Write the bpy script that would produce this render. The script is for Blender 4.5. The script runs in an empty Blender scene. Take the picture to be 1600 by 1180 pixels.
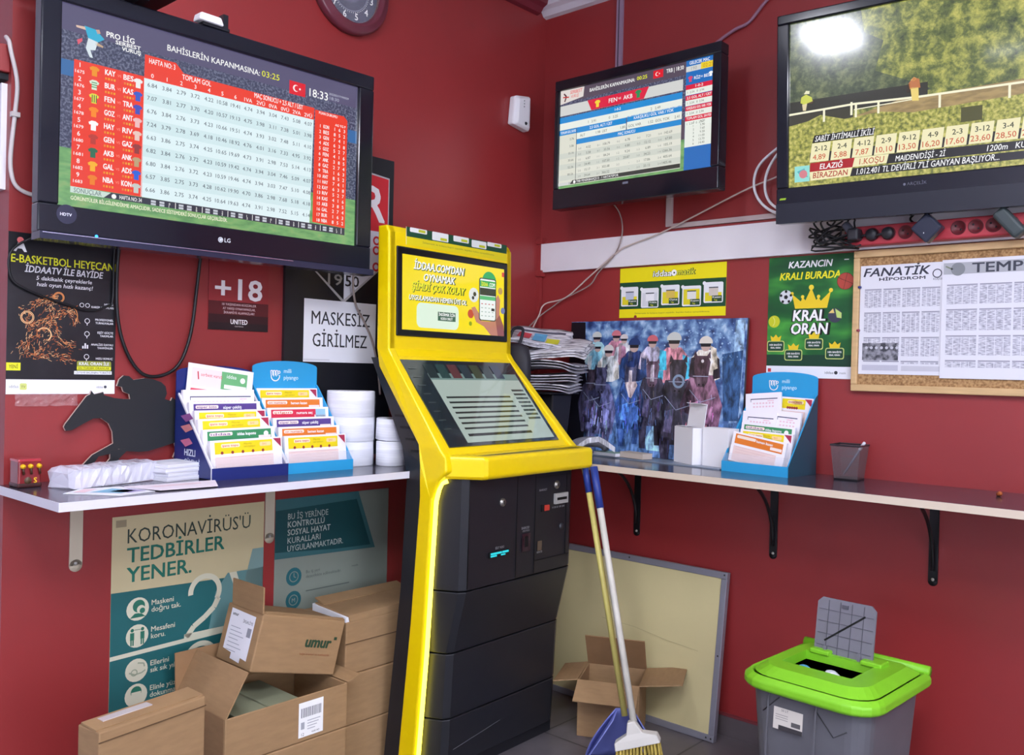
import bpy, math, random
from mathutils import Matrix, Vector
random.seed(7)
R = math.radians
scn = bpy.context.scene
COL = scn.collection

# ---------------------------------------------------------------- camera, world, exposure
cam_d = bpy.data.cameras.new('camera'); cam = bpy.data.objects.new('camera', cam_d); COL.objects.link(cam)
cam_d.sensor_fit = 'HORIZONTAL'; cam_d.sensor_width = 36.0; cam_d.lens = 36.0 * 1400 / 1600
cam_d.clip_start = 0.05
yaw, pit, rol = R(41.8), R(-0.5), R(1.4)
fw = Vector((-math.sin(yaw), math.cos(yaw), 0)); rt = Vector((math.cos(yaw), math.sin(yaw), 0)); upv = Vector((0, 0, 1))
fw2 = fw * math.cos(pit) + upv * math.sin(pit); up2 = upv * math.cos(pit) - fw * math.sin(pit)
rx = rt * math.cos(rol) + up2 * math.sin(rol); uy = up2 * math.cos(rol) - rt * math.sin(rol)
mw = Matrix((rx, uy, -fw2)).transposed().to_4x4(); mw.translation = Vector((2.484, -2.942, 1.30))
cam.matrix_world = mw
scn.camera = cam
world = bpy.data.worlds.new('world'); scn.world = world; world.use_nodes = True
world.node_tree.nodes['Background'].inputs[0].default_value = (0.80, 0.86, 1.0, 1)
world.node_tree.nodes['Background'].inputs[1].default_value = 5.5
scn.view_settings.view_transform = 'Standard'
try: scn.view_settings.look = 'None'
except Exception: pass
scn.view_settings.exposure = 0.0
scn.view_settings.gamma = 1.0
scn.view_settings.use_curve_mapping = False
LAMP_COL = (0.88, 0.90, 1.0)
PANEL_W, SPOT_W, FILL_W = 52.0, 120.0, 44.0      # emission strengths of the ceiling lamps, the last for added fill panels

# ---------------------------------------------------------------- materials
def lin(c): return tuple((x / 12.92 if x <= .04045 else ((x + .055) / 1.055) ** 2.4) for x in (v / 255 for v in c))
_m = {}
def M(name, rgb=(200, 200, 200), rough=.5, metal=0., emit=0., coat=0., alpha=1., trans=0., noise=0., nscale=30., bump=0., bscale=60., spec=.5, ior=1.45, stretch=None):
    if name in _m: return _m[name]
    m = bpy.data.materials.new(name); m.use_nodes = True; nt = m.node_tree; b = nt.nodes['Principled BSDF']
    c = lin(rgb)
    b.inputs['Roughness'].default_value = rough; b.inputs['Metallic'].default_value = metal
    b.inputs['Specular IOR Level'].default_value = spec; b.inputs['IOR'].default_value = ior
    b.inputs['Coat Weight'].default_value = coat; b.inputs['Coat Roughness'].default_value = .08
    b.inputs['Alpha'].default_value = alpha; b.inputs['Transmission Weight'].default_value = trans
    if emit > 0:
        b.inputs['Base Color'].default_value = (.01, .01, .01, 1)
        b.inputs['Emission Color'].default_value = (*c, 1); b.inputs['Emission Strength'].default_value = emit
    else:
        b.inputs['Base Color'].default_value = (*c, 1)
    if noise > 0 or bump > 0:
        tc = nt.nodes.new('ShaderNodeTexCoord'); mp = nt.nodes.new('ShaderNodeMapping'); nt.links.new(tc.outputs['Object'], mp.inputs[0])
        if stretch: mp.inputs['Scale'].default_value = stretch
    if noise > 0:
        n = nt.nodes.new('ShaderNodeTexNoise'); n.inputs['Scale'].default_value = nscale; n.inputs['Detail'].default_value = 5
        nt.links.new(mp.outputs[0], n.inputs['Vector'])
        r = nt.nodes.new('ShaderNodeValToRGB'); r.color_ramp.elements[0].position = .3; r.color_ramp.elements[1].position = .7
        r.color_ramp.elements[0].color = (*[max(0, x * (1 - noise)) for x in c], 1); r.color_ramp.elements[1].color = (*[min(1, x * (1 + noise)) for x in c], 1)
        nt.links.new(n.outputs['Fac'], r.inputs[0]); nt.links.new(r.outputs[0], b.inputs['Emission Color' if emit > 0 else 'Base Color'])
    if bump > 0:
        n2 = nt.nodes.new('ShaderNodeTexNoise'); n2.inputs['Scale'].default_value = bscale; n2.inputs['Detail'].default_value = 3
        nt.links.new(mp.outputs[0], n2.inputs['Vector'])
        bp = nt.nodes.new('ShaderNodeBump'); bp.inputs['Strength'].default_value = bump; bp.inputs['Distance'].default_value = .01
        nt.links.new(n2.outputs['Fac'], bp.inputs['Height']); nt.links.new(bp.outputs[0], b.inputs['Normal'])
    _m[name] = m; return m
def ramp_mat(name, stops, scale, detail=6, emit=0., rough=.5, stretch=(1, 1, 1), dist=0., coat=0., nr=.5):
    """colours picked by a noise: foliage, crowd, cork, print"""
    if name in _m: return _m[name]
    m = bpy.data.materials.new(name); m.use_nodes = True; nt = m.node_tree; b = nt.nodes['Principled BSDF']
    tc = nt.nodes.new('ShaderNodeTexCoord'); mp = nt.nodes.new('ShaderNodeMapping'); mp.inputs['Scale'].default_value = stretch
    n = nt.nodes.new('ShaderNodeTexNoise'); n.inputs['Scale'].default_value = scale; n.inputs['Detail'].default_value = detail; n.inputs['Distortion'].default_value = dist; n.inputs['Roughness'].default_value = nr
    r = nt.nodes.new('ShaderNodeValToRGB')
    while len(r.color_ramp.elements) < len(stops): r.color_ramp.elements.new(.5)
    for e, (p, c) in zip(r.color_ramp.elements, stops): e.position = p; e.color = (*lin(c), 1)
    nt.links.new(tc.outputs['Object'], mp.inputs[0]); nt.links.new(mp.outputs[0], n.inputs['Vector']); nt.links.new(n.outputs['Fac'], r.inputs[0])
    b.inputs['Roughness'].default_value = rough; b.inputs['Coat Weight'].default_value = coat; b.inputs['Coat Roughness'].default_value = .08
    if emit > 0:
        b.inputs['Base Color'].default_value = (.01, .01, .01, 1)
        nt.links.new(r.outputs[0], b.inputs['Emission Color']); b.inputs['Emission Strength'].default_value = emit
    else: nt.links.new(r.outputs[0], b.inputs['Base Color'])
    _m[name] = m; return m
def C(r, g, b, rough=.45, e=0.):                        # plain printed / lit colour
    return M('ink_%d_%d_%d_%s%s' % (r, g, b, rough, '_lit%s' % e if e else ''), (r, g, b), rough, emit=e, coat=.6 if e else 0)

# ---------------------------------------------------------------- geometry builder
_tc = {}
def text_geo(s, bold):
    k = (s, bold)
    if k in _tc: return _tc[k]
    cu = bpy.data.curves.new('text', 'FONT'); cu.body = s; cu.offset = bold; cu.resolution_u = 2; cu.fill_mode = 'FRONT'
    o = bpy.data.objects.new('text', cu); COL.objects.link(o)
    dg = bpy.context.evaluated_depsgraph_get(); dg.update()
    me = bpy.data.meshes.new_from_object(o.evaluated_get(dg))
    v = [(p.co.x, p.co.y) for p in me.vertices]; f = [tuple(p.vertices) for p in me.polygons]
    bpy.data.meshes.remove(me); bpy.data.objects.remove(o); bpy.data.curves.remove(cu)
    _tc[k] = (v, f); return v, f
CAP = None
EPS = .0004
class B:
    def __init__(s): s.v = []; s.f = []; s.mi = []; s.mats = []; s.sm = []
    def slot(s, m):
        if m not in s.mats: s.mats.append(m)
        return s.mats.index(m)
    def add(s, vs, fs, m, smooth=False, X=None):
        n = len(s.v); i = s.slot(m)
        s.v += [tuple(X @ Vector(p)) for p in vs] if X is not None else [tuple(p) for p in vs]
        for f in fs: s.f.append(tuple(n + a for a in f)); s.mi.append(i); s.sm.append(smooth)
        return s
    def box(s, x0, y0, z0, x1, y1, z1, m, X=None):
        v = [(x, y, z) for x in (x0, x1) for y in (y0, y1) for z in (z0, z1)]
        return s.add(v, [(0, 1, 3, 2), (4, 6, 7, 5), (0, 4, 5, 1), (2, 3, 7, 6), (0, 2, 6, 4), (1, 5, 7, 3)], m, X=X)
    def loft(s, rings, m, cap=True, smooth=False, X=None, closed=True):
        n = len(rings[0]); v = [p for r in rings for p in r]; f = []
        for k in range(len(rings) - 1):
            for i in range(n if closed else n - 1):
                j = (i + 1) % n; f.append((k * n + i, k * n + j, (k + 1) * n + j, (k + 1) * n + i))
        if cap and closed: f += [tuple(range(n))[::-1], tuple(range((len(rings) - 1) * n, len(rings) * n))]
        return s.add(v, f, m, smooth, X)
    def extr(s, pts, y0, y1, m, X=None):                # outline in local xz pushed along y
        return s.loft([[(x, y0, z) for x, z in pts], [(x, y1, z) for x, z in pts]], m, X=X)
    def extx(s, pts, x0, x1, m, X=None):                # outline in local yz pushed along x
        return s.loft([[(x0, y, z) for y, z in pts], [(x1, y, z) for y, z in pts]], m, X=X)
    def lathe(s, prof, m, n=24, X=None, smooth=True):   # profile of (radius, z)
        return s.loft([[(r * math.cos(2 * math.pi * i / n), r * math.sin(2 * math.pi * i / n), z) for i in range(n)] for r, z in prof], m, cap=False, smooth=smooth, X=X)
    def tube(s, pts, r, m, n=8, smooth=True, cap=True):
        P = [Vector(p) for p in pts]; rings = []; a = None
        for i, p in enumerate(P):
            t = (P[min(i + 1, len(P) - 1)] - P[max(i - 1, 0)]).normalized()
            if a is None: a = t.orthogonal().normalized()
            a = (a - t * a.dot(t)).normalized(); b = t.cross(a); rr = r[i] if isinstance(r, (list, tuple)) else r
            rings.append([p + (a * math.cos(2 * math.pi * k / n) + b * math.sin(2 * math.pi * k / n)) * rr for k in range(n)])
        return s.loft(rings, m, cap=cap, smooth=smooth)
    # ---- flat print in the local xz plane, seen from -y; higher layer = nearer the viewer
    def flat(s, pts, m, l=1): return s.add([(x, -l * EPS, z) for x, z in pts], [tuple(range(len(pts)))], m)
    def rect(s, x0, z0, x1, z1, m, l=1, sl=0.): return s.flat([(x0, z0), (x1, z0), (x1 + sl, z1), (x0 + sl, z1)], m, l)
    def rrect(s, x0, z0, x1, z1, r, m, l=1):
        p = []
        for cx, cz, a in ((x1 - r, z0 + r, -90), (x1 - r, z1 - r, 0), (x0 + r, z1 - r, 90), (x0 + r, z0 + r, 180)):
            p += [(cx + r * math.cos(R(a + k * 22.5)), cz + r * math.sin(R(a + k * 22.5))) for k in range(5)]
        return s.flat(p, m, l)
    def disc(s, x, z, r, m, l=1, n=20, sx=1.): return s.flat([(x + sx * r * math.cos(2 * math.pi * i / n), z + r * math.sin(2 * math.pi * i / n)) for i in range(n)], m, l)
    def ring(s, x, z, r, w, m, l=1, n=24, a0=0., a1=360.):
        c = [R(a0 + (a1 - a0) * i / n) for i in range(n + 1)]
        v = [(x + q * math.cos(t), -l * EPS, z + q * math.sin(t)) for t in c for q in (r, r - w)]
        return s.add(v, [(2 * i, 2 * i + 2, 2 * i + 3, 2 * i + 1) for i in range(n)], m)
    def stroke(s, pts, w, m, l=1):
        for (x0, z0), (x1, z1) in zip(pts, pts[1:]):
            d = math.hypot(x1 - x0, z1 - z0) or 1; a, b = -(z1 - z0) / d * w / 2, (x1 - x0) / d * w / 2
            s.flat([(x0 - a, z0 - b), (x1 - a, z1 - b), (x1 + a, z1 + b), (x0 + a, z0 + b)], m, l)
        return s
    def text(s, t, x, z, h, m, l=2, w=None, al='L', bold=0., sh=0., rot=0.):
        global CAP
        if not t.strip(): return s
        if CAP is None: CAP = max(p[1] for p in text_geo('H', 0.)[0])
        v, f = text_geo(t, 0.); k = h / CAP
        xs = [p[0] for p in v]; x0, x1 = min(xs), max(xs); kx = k if w is None else w / max(1e-6, x1 - x0)
        W = (x1 - x0) * kx; ox = {'L': 0, 'C': -W / 2, 'R': -W}[al]; c, sn = math.cos(R(rot)), math.sin(R(rot)); out = []
        for a, b in v:
            px = (a - x0) * kx + ox + b * k * sh; pz = b * k
            out.append((x + px * c - pz * sn, -l * EPS, z + px * sn + pz * c))
        s.add(out, f, m)
        if bold > 0:                                    # embolden with shifted copies in the same plane
            d = bold * h * 1.4; n8 = 4 if bold < .05 else 8
            for j in range(n8):
                a = 2 * math.pi * (j + .5) / n8; s.add([(x_ + d * math.cos(a), y_ + .00004 * (j + 1), z_ + d * .7 * math.sin(a)) for x_, y_, z_ in out], f, m)
        return s

def link(name, data, parent=None, loc=(0, 0, 0), rot=(0, 0, 0)):
    o = bpy.data.objects.new(name, data); COL.objects.link(o)
    if parent is not None: o.parent = parent
    o.location = loc; o.rotation_euler = rot
    return o
def obj(name, b, parent=None, loc=(0, 0, 0), rot=(0, 0, 0), bevel=0., seg=2, sub=0, label=None):
    me = bpy.data.meshes.new(name); me.from_pydata(b.v, [], b.f)
    for m in b.mats: me.materials.append(m)
    for p, i, s in zip(me.polygons, b.mi, b.sm): p.material_index = i; p.use_smooth = s
    me.update()
    o = link(name, me, parent, loc, rot)
    if bevel:
        md = o.modifiers.new('bevel', 'BEVEL'); md.width = bevel; md.segments = seg; md.limit_method = 'ANGLE'; md.angle_limit = R(40)
    if sub:
        md = o.modifiers.new('sub', 'SUBSURF'); md.levels = sub; md.render_levels = sub
    if label: o['label'] = label
    return o
def tag(o, label, cat, group=None):
    o['label'] = label; o['category'] = cat
    if group: o['group'] = group
    return o
def thing(name, label, cat, loc=(0, 0, 0), rot=(0, 0, 0), group=None):
    return tag(link(name, None, None, loc, rot), label, cat, group)
def struct(name, b, **k):
    o = obj(name, b, **k); o['kind'] = 'structure'; return o
LW = (0, 0, R(90))                                       # things facing out from the left wall (+x)
def T3(loc=(0, 0, 0), rx=0, ry=0, rz=0): return Matrix.Translation(loc) @ Matrix.Rotation(R(rz), 4, 'Z') @ Matrix.Rotation(R(rx), 4, 'X') @ Matrix.Rotation(R(ry), 4, 'Y')
def smoothpath(pts, n=6):
    P = [Vector(p) for p in pts]; out = []
    for i in range(len(P) - 1):
        p0, p1, p2, p3 = P[max(i - 1, 0)], P[i], P[i + 1], P[min(i + 2, len(P) - 1)]
        for k in range(n):
            t = k / n
            out.append(.5 * ((2 * p1) + (p2 - p0) * t + (2 * p0 - 5 * p1 + 4 * p2 - p3) * t * t + (3 * p1 - p0 - 3 * p2 + p3) * t ** 3))
    return out + [P[-1]]

# common materials
WALL = M('red_wall_paint', (144, 42, 43), .42, noise=.07, nscale=3, bump=.10, bscale=14, spec=.8)
BLACKP = M('black_plastic', (26, 28, 34), .35, noise=.1, nscale=40)
GLOSSB = M('gloss_black_bezel', (20, 22, 32), .12, spec=.6)
WHITEP = M('white_plastic', (232, 232, 236), .35)
PAPER = M('white_paper', (232, 233, 240), .7)
YEL = M('yellow_shell', (240, 208, 0), .3, spec=.5)
CARD = M('cardboard', (156, 124, 88), .8, noise=.08, nscale=18, stretch=(1, 1, 4))
CARDIN = M('cardboard_inside', (150, 115, 80), .85, noise=.08, nscale=14)
WH = C(245, 245, 245); BK = C(16, 16, 18); RED = C(215, 30, 35)

# ---------------------------------------------------------------- room shell
XR, YB, H = 4.6, -6.0, 2.855
def tile_mat():
    m = bpy.data.materials.new('grey_floor_tile'); m.use_nodes = True; nt = m.node_tree; bs = nt.nodes['Principled BSDF']
    tc = nt.nodes.new('ShaderNodeTexCoord'); br = nt.nodes.new('ShaderNodeTexBrick'); br.offset = 0; br.inputs['Scale'].default_value = 1
    br.inputs['Brick Width'].default_value = .45; br.inputs['Row Height'].default_value = .45; br.inputs['Mortar Size'].default_value = .004
    n = nt.nodes.new('ShaderNodeTexNoise'); n.inputs['Scale'].default_value = 9; n.inputs['Detail'].default_value = 6
    r = nt.nodes.new('ShaderNodeValToRGB'); r.color_ramp.elements[0].color = (*lin((84, 78, 82)), 1); r.color_ramp.elements[1].color = (*lin((112, 106, 110)), 1)
    nt.links.new(tc.outputs['Object'], br.inputs[0]); nt.links.new(tc.outputs['Object'], n.inputs['Vector']); nt.links.new(n.outputs['Fac'], r.inputs[0])
    nt.links.new(r.outputs[0], br.inputs['Color1']); nt.links.new(r.outputs[0], br.inputs['Color2']); br.inputs['Mortar'].default_value = (*lin((60, 55, 58)), 1)
    nt.links.new(br.outputs[0], bs.inputs['Base Color']); bs.inputs['Roughness'].default_value = .35
    return m
TILE = tile_mat()
CEIL = M('ceiling_paint', (222, 222, 228), .8, noise=.03, nscale=4)
struct('floor', B().box(-1.2, YB, -.1, XR, .1, 0, TILE))
struct('ceiling', B().box(-1.2, YB, H, XR, .1, H + .1, CEIL))
struct('wall_right', B().box(-.1, 0, 0, XR, .1, H, WALL))
struct('wall_left', B().box(-.1, -2.1, 0, 0, 0, H, WALL))
struct('wall_alcove', B().box(-1.2, -2.1, 0, -.1, -2.0, H, WALL))
BACKW = M('pale_back_wall', (222, 218, 232), .7, noise=.04, nscale=3)
struct('wall_back', B().box(-1.2, YB - .1, 0, XR, YB, H, BACKW))
struct('wall_entrance', B().box(XR, YB, 0, XR + .1, -5.0, H, BACKW).box(XR, -1.6, 0, XR + .1, 0, H, BACKW).box(XR, -5.0, 0, XR + .1, -1.6, .3, BACKW).box(XR, -5.0, 2.4, XR + .1, -1.6, H, BACKW))
b = B(); ALU = M('window_aluminium', (170, 172, 178), .35, .6)                                  # unseen shopfront window, added to bring light onto the left wall
for q in ((-5.0, .3, -4.94, 2.4), (-1.66, .3, -1.6, 2.4), (-3.9, .3, -3.85, 2.4), (-2.75, .3, -2.7, 2.4), (-5.0, .3, -1.6, .36), (-5.0, 2.34, -1.6, 2.4)): b.box(XR + .02, q[0], q[1], XR + .08, q[2], q[3], ALU)
w1 = struct('added_window_1', b); obj('pane', B().box(XR + .048, -4.94, .36, XR + .052, -1.66, 2.34, M('window_glass', (255, 255, 255), .02, alpha=.06, spec=.5)), w1)
struct('wall_far_left', B().box(-1.3, YB, 0, -1.2, -2.0, H, BACKW))
struct('baseboard_right', B().box(0, -.012, 0, XR, 0, .072, M('tile_baseboard', (92, 84, 86), .4, noise=.12, nscale=9)).box(0, -.014, .072, XR, 0, .08, M('baseboard_lip', (120, 50, 55), .5)))
struct('baseboard_left', B().box(0, -2.1, 0, .012, -.012, .072, _m['tile_baseboard']))
CORN = M('cornice_white', (216, 214, 222), .6)
cor = [(0, 0), (0, -.055), (-.02, -.05), (-.035, -.03), (-.055, -.02), (-.06, 0)]
b = B(); b.loft([[(x, y, H + z) for y, z in cor] for x in (.0, XR)], CORN)
struct('trim_1', b)
b = B(); b.loft([[(-y, yy, H + z) for y, z in cor] for yy in (-2.1, -.06)], M('cornice_red', (120, 40, 52), .5)); struct('trim_2', b)
struct('trim_3', B().box(.0, -.018, 1.718, XR, 0, 1.838, M('white_strip_board', (226, 222, 226), .45, noise=.03, nscale=6)))
b = B(); b.box(0, -.022, .9, .018, -.004, 1.858, WALL); b.box(.0, -.03, 1.70, .03, 0, 1.725, WALL); b.box(.0, -.03, 1.838, .03, 0, 1.862, WALL)
struct('trim_4', b)                                     # red-painted conduit boxed into the corner
struct('trim_5', B().box(.0, -.012, 1.838, 1.35, 0, 1.846, WALL))

# ---------------------------------------------------------------- ceiling lamps
def lamp(name, label, x, y, w, d, st, group, rnd=False):
    t = thing(name, label, 'ceiling lamp', (x, y, H), group=group)
    em = M('lamp_diffuser_%s' % st, (255, 255, 255), .5, emit=st)
    em.node_tree.nodes['Principled BSDF'].inputs['Emission Color'].default_value = (*LAMP_COL, 1)
    if rnd:
        obj('housing', B().lathe([(w / 2 + .015, -.001), (w / 2 + .015, -.035), (w / 2, -.035), (w / 2, -.03)], WHITEP, 32), t)
        obj('diffuser', B().lathe([(w / 2, -.026), (w / 2, -.029)], em, 32, smooth=False), t)
    else:
        b = B(); f = .02
        b.box(-w / 2 - f, -d / 2 - f, -.04, w / 2 + f, -d / 2, -.001, WHITEP); b.box(-w / 2 - f, d / 2, -.04, w / 2 + f, d / 2 + f, -.001, WHITEP)
        b.box(-w / 2 - f, -d / 2, -.04, -w / 2, d / 2, -.001, WHITEP); b.box(w / 2, -d / 2, -.04, w / 2 + f, d / 2, -.001, WHITEP)
        obj('housing', b, t); obj('diffuser', B().box(-w / 2, -d / 2, -.085, w / 2, d / 2, -.03, em), t)
lamp('ceiling_lamp', 'square white ceiling panel lamp near the left wall, outside the photo', 1.0, -2.10, .22, .44, PANEL_W, 'panel lamps')
lamp('ceiling_spot', 'small round white ceiling downlight mirrored in the horse race television', 1.75, -3.26, .20, .20, SPOT_W, None, True)
lamp('ceiling_lamp', 'added square white ceiling fill lamp in the middle of the shop', 2.6, -3.0, .6, .6, FILL_W, 'panel lamps')  # unseen panel added as fill light over the shop
lamp('ceiling_lamp', 'added square white ceiling fill lamp beyond the horse race television', 3.5, -2.0, .6, .6, FILL_W, 'panel lamps')  # unseen panel added to light the left wall from the right
lamp('ceiling_lamp', 'added square white ceiling fill lamp by the far entrance wall', 2.6, -5.0, .6, .6, FILL_W, 'panel lamps')  # another out-of-view panel, added for fill

# ---------------------------------------------------------------- televisions
SE = 1.0                                                # screen emission
def tv_shell(t, x0, x1, z0, z1, sx0, sx1, sz0, sz1, depth, bez=None):
    """bezel frame around the screen opening, rear housing; screen surface at y = 0"""
    bez = bez or GLOSSB; b = B(); f = -.012
    b.box(x0, f, z0, x1, depth * .35, sz0, bez); b.box(x0, f, sz1, x1, depth * .35, z1, bez)
    b.box(x0, f, sz0, sx0, depth * .35, sz1, bez); b.box(sx1, f, sz0, x1, depth * .35, sz1, bez)
    obj('bezel', b, t, bevel=.004)
    b = B(); i = .05
    b.loft([[(x0 + .004, depth * .35, z0 + .004), (x1 - .004, depth * .35, z0 + .004), (x1 - .004, depth * .35, z1 - .004), (x0 + .004, depth * .35, z1 - .004)],
            [(x0 + i, depth, z0 + i), (x1 - i, depth, z0 + i), (x1 - i, depth, z1 - i), (x0 + i, depth, z1 - i)]], BLACKP)
    obj('rear_housing', b, t)
def mount(t, x, z, y0, y1):
    b = B().box(x - .12, y1 - .012, z - .12, x + .12, y1 - .002, z + .12, BLACKP).box(x - .05, y0, z - .06, x + .05, y1 - .012, z + .06, BLACKP)
    obj('wall_mount', b, t)
def E(r, g, b): return C(r, g, b, .15, SE)
CROWD = ramp_mat('stadium_crowd_lit', [(.3, (44, 50, 76)), (.5, (70, 76, 104)), (.62, (120, 126, 150)), (.7, (66, 70, 98))], 160, 4, SE, .15, coat=.6)
GRASS = ramp_mat('stadium_grass_lit', [(.35, (96, 150, 96)), (.55, (120, 176, 110)), (.7, (146, 178, 116))], 22, 5, SE, .15, stretch=(1, 1, 3), coat=.6)
def raster(u0, u1, v0, v1, W=1600, Hh=900):
    sx, sy = (u1 - u0) / W, (v1 - v0) / Hh
    return lambda x, y: (u0 + x * sx, v1 - y * sy), sx, sy
def shirt(b, P, x, y, s, m, l):
    b.flat([P(x + s * p, y + s * q) for p, q in ((-.5, -.3), (-.2, -.5), (.2, -.5), (.5, -.3), (.4, -.05), (.26, -.1), (.26, .5), (-.26, .5), (-.26, -.1), (-.4, -.05))], m, l)
def crescent(b, P, x0, y0, x1, y1, k, l):
    a, c = P(x0, y1), P(x1, y0); b.rect(*a, *c, E(226, 26, 44), l)
    cx, cy = P((x0 + x1) / 2 - (x1 - x0) * .1, (y0 + y1) / 2); r = (c[1] - a[1]) * .26
    b.disc(cx, cy, r, E(255, 240, 240), l + 1); b.disc(cx + r * .3, cy, r * .8, E(226, 26, 44), l + 2); b.disc(cx + r * 1.3, cy, r * .35, E(255, 240, 240), l + 2, 5)

# the big set on the left wall
t = thing('wall_television', 'large black wall television showing a white odds table with red team column', 'television', (.20, -1.6086, 1.9132), (0, 0, 1.5197))
tv_shell(t, -.491, .491, -.3066, .3066, -.4433, .4352, -.236, .2622, .10); mount(t, 0, 0, .10, .145)
P, sx, sy = raster(-.4433, .4352, -.236, .2622); b = B(); TX = lambda s, x, y, h, m, l=6, w=None, al='L', bold=.01, sh=0.: b.text(s, *P(x, y), h * sy, m, l, None if w is None else w * sx, al, bold, sh)
def RC(x0, y0, x1, y1, m, l): b.rect(*P(x0, y1), *P(x1, y0), m, l)
RC(0, 0, 1600, 900, E(88, 84, 116), 0); RC(0, 120, 1600, 640, CROWD, 1); RC(0, 640, 1600, 900, GRASS, 1)
RC(0, 250, 60, 320, E(50, 108, 168), 2); RC(1540, 250, 1600, 320, E(50, 108, 168), 2)
w = E(250, 250, 250); o = E(240, 62, 40); yl = E(238, 240, 40); cell = E(226, 246, 250); dk = E(72, 78, 92)
for q, m in (([(64, 87), (105, 84), (108, 98), (66, 96)], E(222, 190, 170)), ([(100, 80), (150, 84), (190, 118), (160, 140), (118, 132)], E(50, 176, 214)), ([(118, 130), (160, 138), (150, 178), (128, 182), (140, 215), (126, 215), (108, 178)], E(220, 232, 238)), ([(70, 150), (92, 138), (92, 152), (74, 172)], E(226, 90, 110)), ([(152, 138), (185, 150), (184, 158), (150, 154)], E(200, 170, 140)), ([(150, 84), (166, 80), (172, 96), (158, 102)], E(200, 160, 140))):
    b.flat([P(*k) for k in q], m, 3)
TX('PRO LİG', 198, 102, 24, w, 5, 128, bold=.03); TX('SERBEST', 240, 124, 17, w, 5, 116, bold=.03); TX('VURUŞ', 269, 146, 17, w, 5, 88, bold=.03)
TX('BAHİSLERİN KAPANMASINA:', 485, 88, 28, w, 5, 495); TX('03:25', 992, 86, 30, yl, 5, 104, bold=0)
crescent(b, P, 1157, 66, 1256, 136, 1, 4); TX('18:33', 1282, 122, 42, w, 5, 118); TX('20220217190929', 1408, 86, 11, E(190, 192, 210), 5, 130); TX('18:30', 1412, 112, 17, E(170, 172, 192), 5, 62)
b.flat([P(*k) for k in ((59, 240), (376, 240), (376, 808), (53, 808))], o, 3)
teams = [('KAY', 'BES'), ('BUR', 'KAS'), ('FEN', 'TRA'), ('GOZ', 'ANT'), ('HAY', 'RIV'), ('GEN', 'GAZ'), ('AKB', 'ANK'), ('GAL', 'ADS'), ('NBA', 'KON')]
sh1 = [(240, 150, 20), (220, 235, 215), (230, 220, 60), (250, 140, 20), (250, 250, 250), (190, 60, 50), (40, 110, 80), (248, 180, 40), (240, 130, 30)]
sh2 = [(240, 240, 240), (50, 90, 200), (60, 80, 190), (240, 190, 190), (236, 200, 190), (150, 60, 60), (190, 160, 120), (40, 100, 220), (200, 206, 200)]
for i, (a, c) in enumerate(teams):
    y = 270 + i * 61.5
    TX(str(i + 1), 84, y, 20, w, 5, al='C'); TX(str(1675 + i), 84, y + 27, 14, w, 5, 40, al='C')
    shirt(b, P, 148, y + 4, 44, E(*sh1[i]), 4); shirt(b, P, 348, y + 10, 44, E(*sh2[i]), 4)
    if i == 2: [RC(138 + 9 * k, y - 12, 142 + 9 * k, y + 22, E(40, 110, 70), 5) for k in range(3)]
    if i == 1: [RC(136, y - 8 + 10 * k, 160, y - 4 + 10 * k, E(50, 150, 80), 5) for k in range(3)]
    TX(a, 218, y + 6, 24, w, 5, 46, al='C', bold=.03); TX('VS', 260, y + 3, 11, E(250, 150, 130), 5, al='C'); TX(c, 302, y + 8, 24, w, 5, 46, al='C', bold=.03)
    for k in range(4): RC(196 + k * 13, y + 18, 204 + k * 13, y + 28, E(240, 150 + 20 * (k % 2), 40), 4); RC(282 + k * 13, y + 20, 290 + k * 13, y + 30, E(236, 130 + 30 * (k % 3), 50), 4)
b.flat([P(*k) for k in ((378, 135), (530, 137), (570, 178), (1316, 180), (1313, 246), (376, 248))], o, 3)
b.flat([P(*k) for k in ((376, 246), (1313, 244), (1300, 817), (370, 808))], cell, 3)
TX('HAFTA NO: 3', 398, 172, 24, w, 5, 128); TX('TOPLAM GOL', 562, 208, 24, w, 5, 150); TX('MAÇ SONUCU + 2,5 ALT / ÜST', 952, 206, 24, w, 5, 290)
hd = ['0', '1', '2', '3', '4', '5', '6', '1VA', '2VÜ', '0VA', '0VÜ', '2VA', '2VÜ']
colx = [415 + i * 71.8 for i in range(13)]
for x, s_ in zip(colx, hd): TX(s_, x, 238, 19, w, 5, al='C')
for i in range(4): RC(376, 312 + 124 * i, 1306, 368 + 124 * i, E(212, 236, 240), 4)
rows = ['6.84 3.84 2.79 3.72 4.22 10.58 19.41 4.74 3.94 3.04 7.43 5.08 4.07', '7.07 3.81 2.77 3.70 4.20 10.57 19.13 4.75 3.98 3.11 7.38 5.01 3.98', '6.76 3.84 2.76 3.73 4.23 10.66 19.51 4.74 3.93 3.02 7.48 5.11 4.10', '7.24 3.79 2.78 3.69 4.18 10.46 18.92 4.76 4.01 3.16 7.33 4.95 3.92', '6.63 3.86 2.75 3.74 4.25 10.65 19.69 4.73 3.91 2.98 7.53 5.14 4.13', '6.82 3.84 2.76 3.72 4.23 10.59 19.42 4.74 3.94 3.04 7.46 5.09 4.07', '6.80 3.84 2.76 3.72 4.23 10.59 19.46 4.74 3.94 3.03 7.47 5.10 4.08', '6.57 3.85 2.75 3.73 4.28 10.62 19.90 4.70 3.86 2.98 7.68 5.18 4.18', '6.66 3.86 2.75 3.74 4.25 10.64 19.63 4.74 3.91 2.98 7.52 5.15 4.14']
for i, r_ in enumerate(rows):
    for x, s_ in zip(colx, r_.split()): TX(s_, x, 284 + i * 61.8, 19, dk, 6, al='C', bold=0.)
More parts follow.
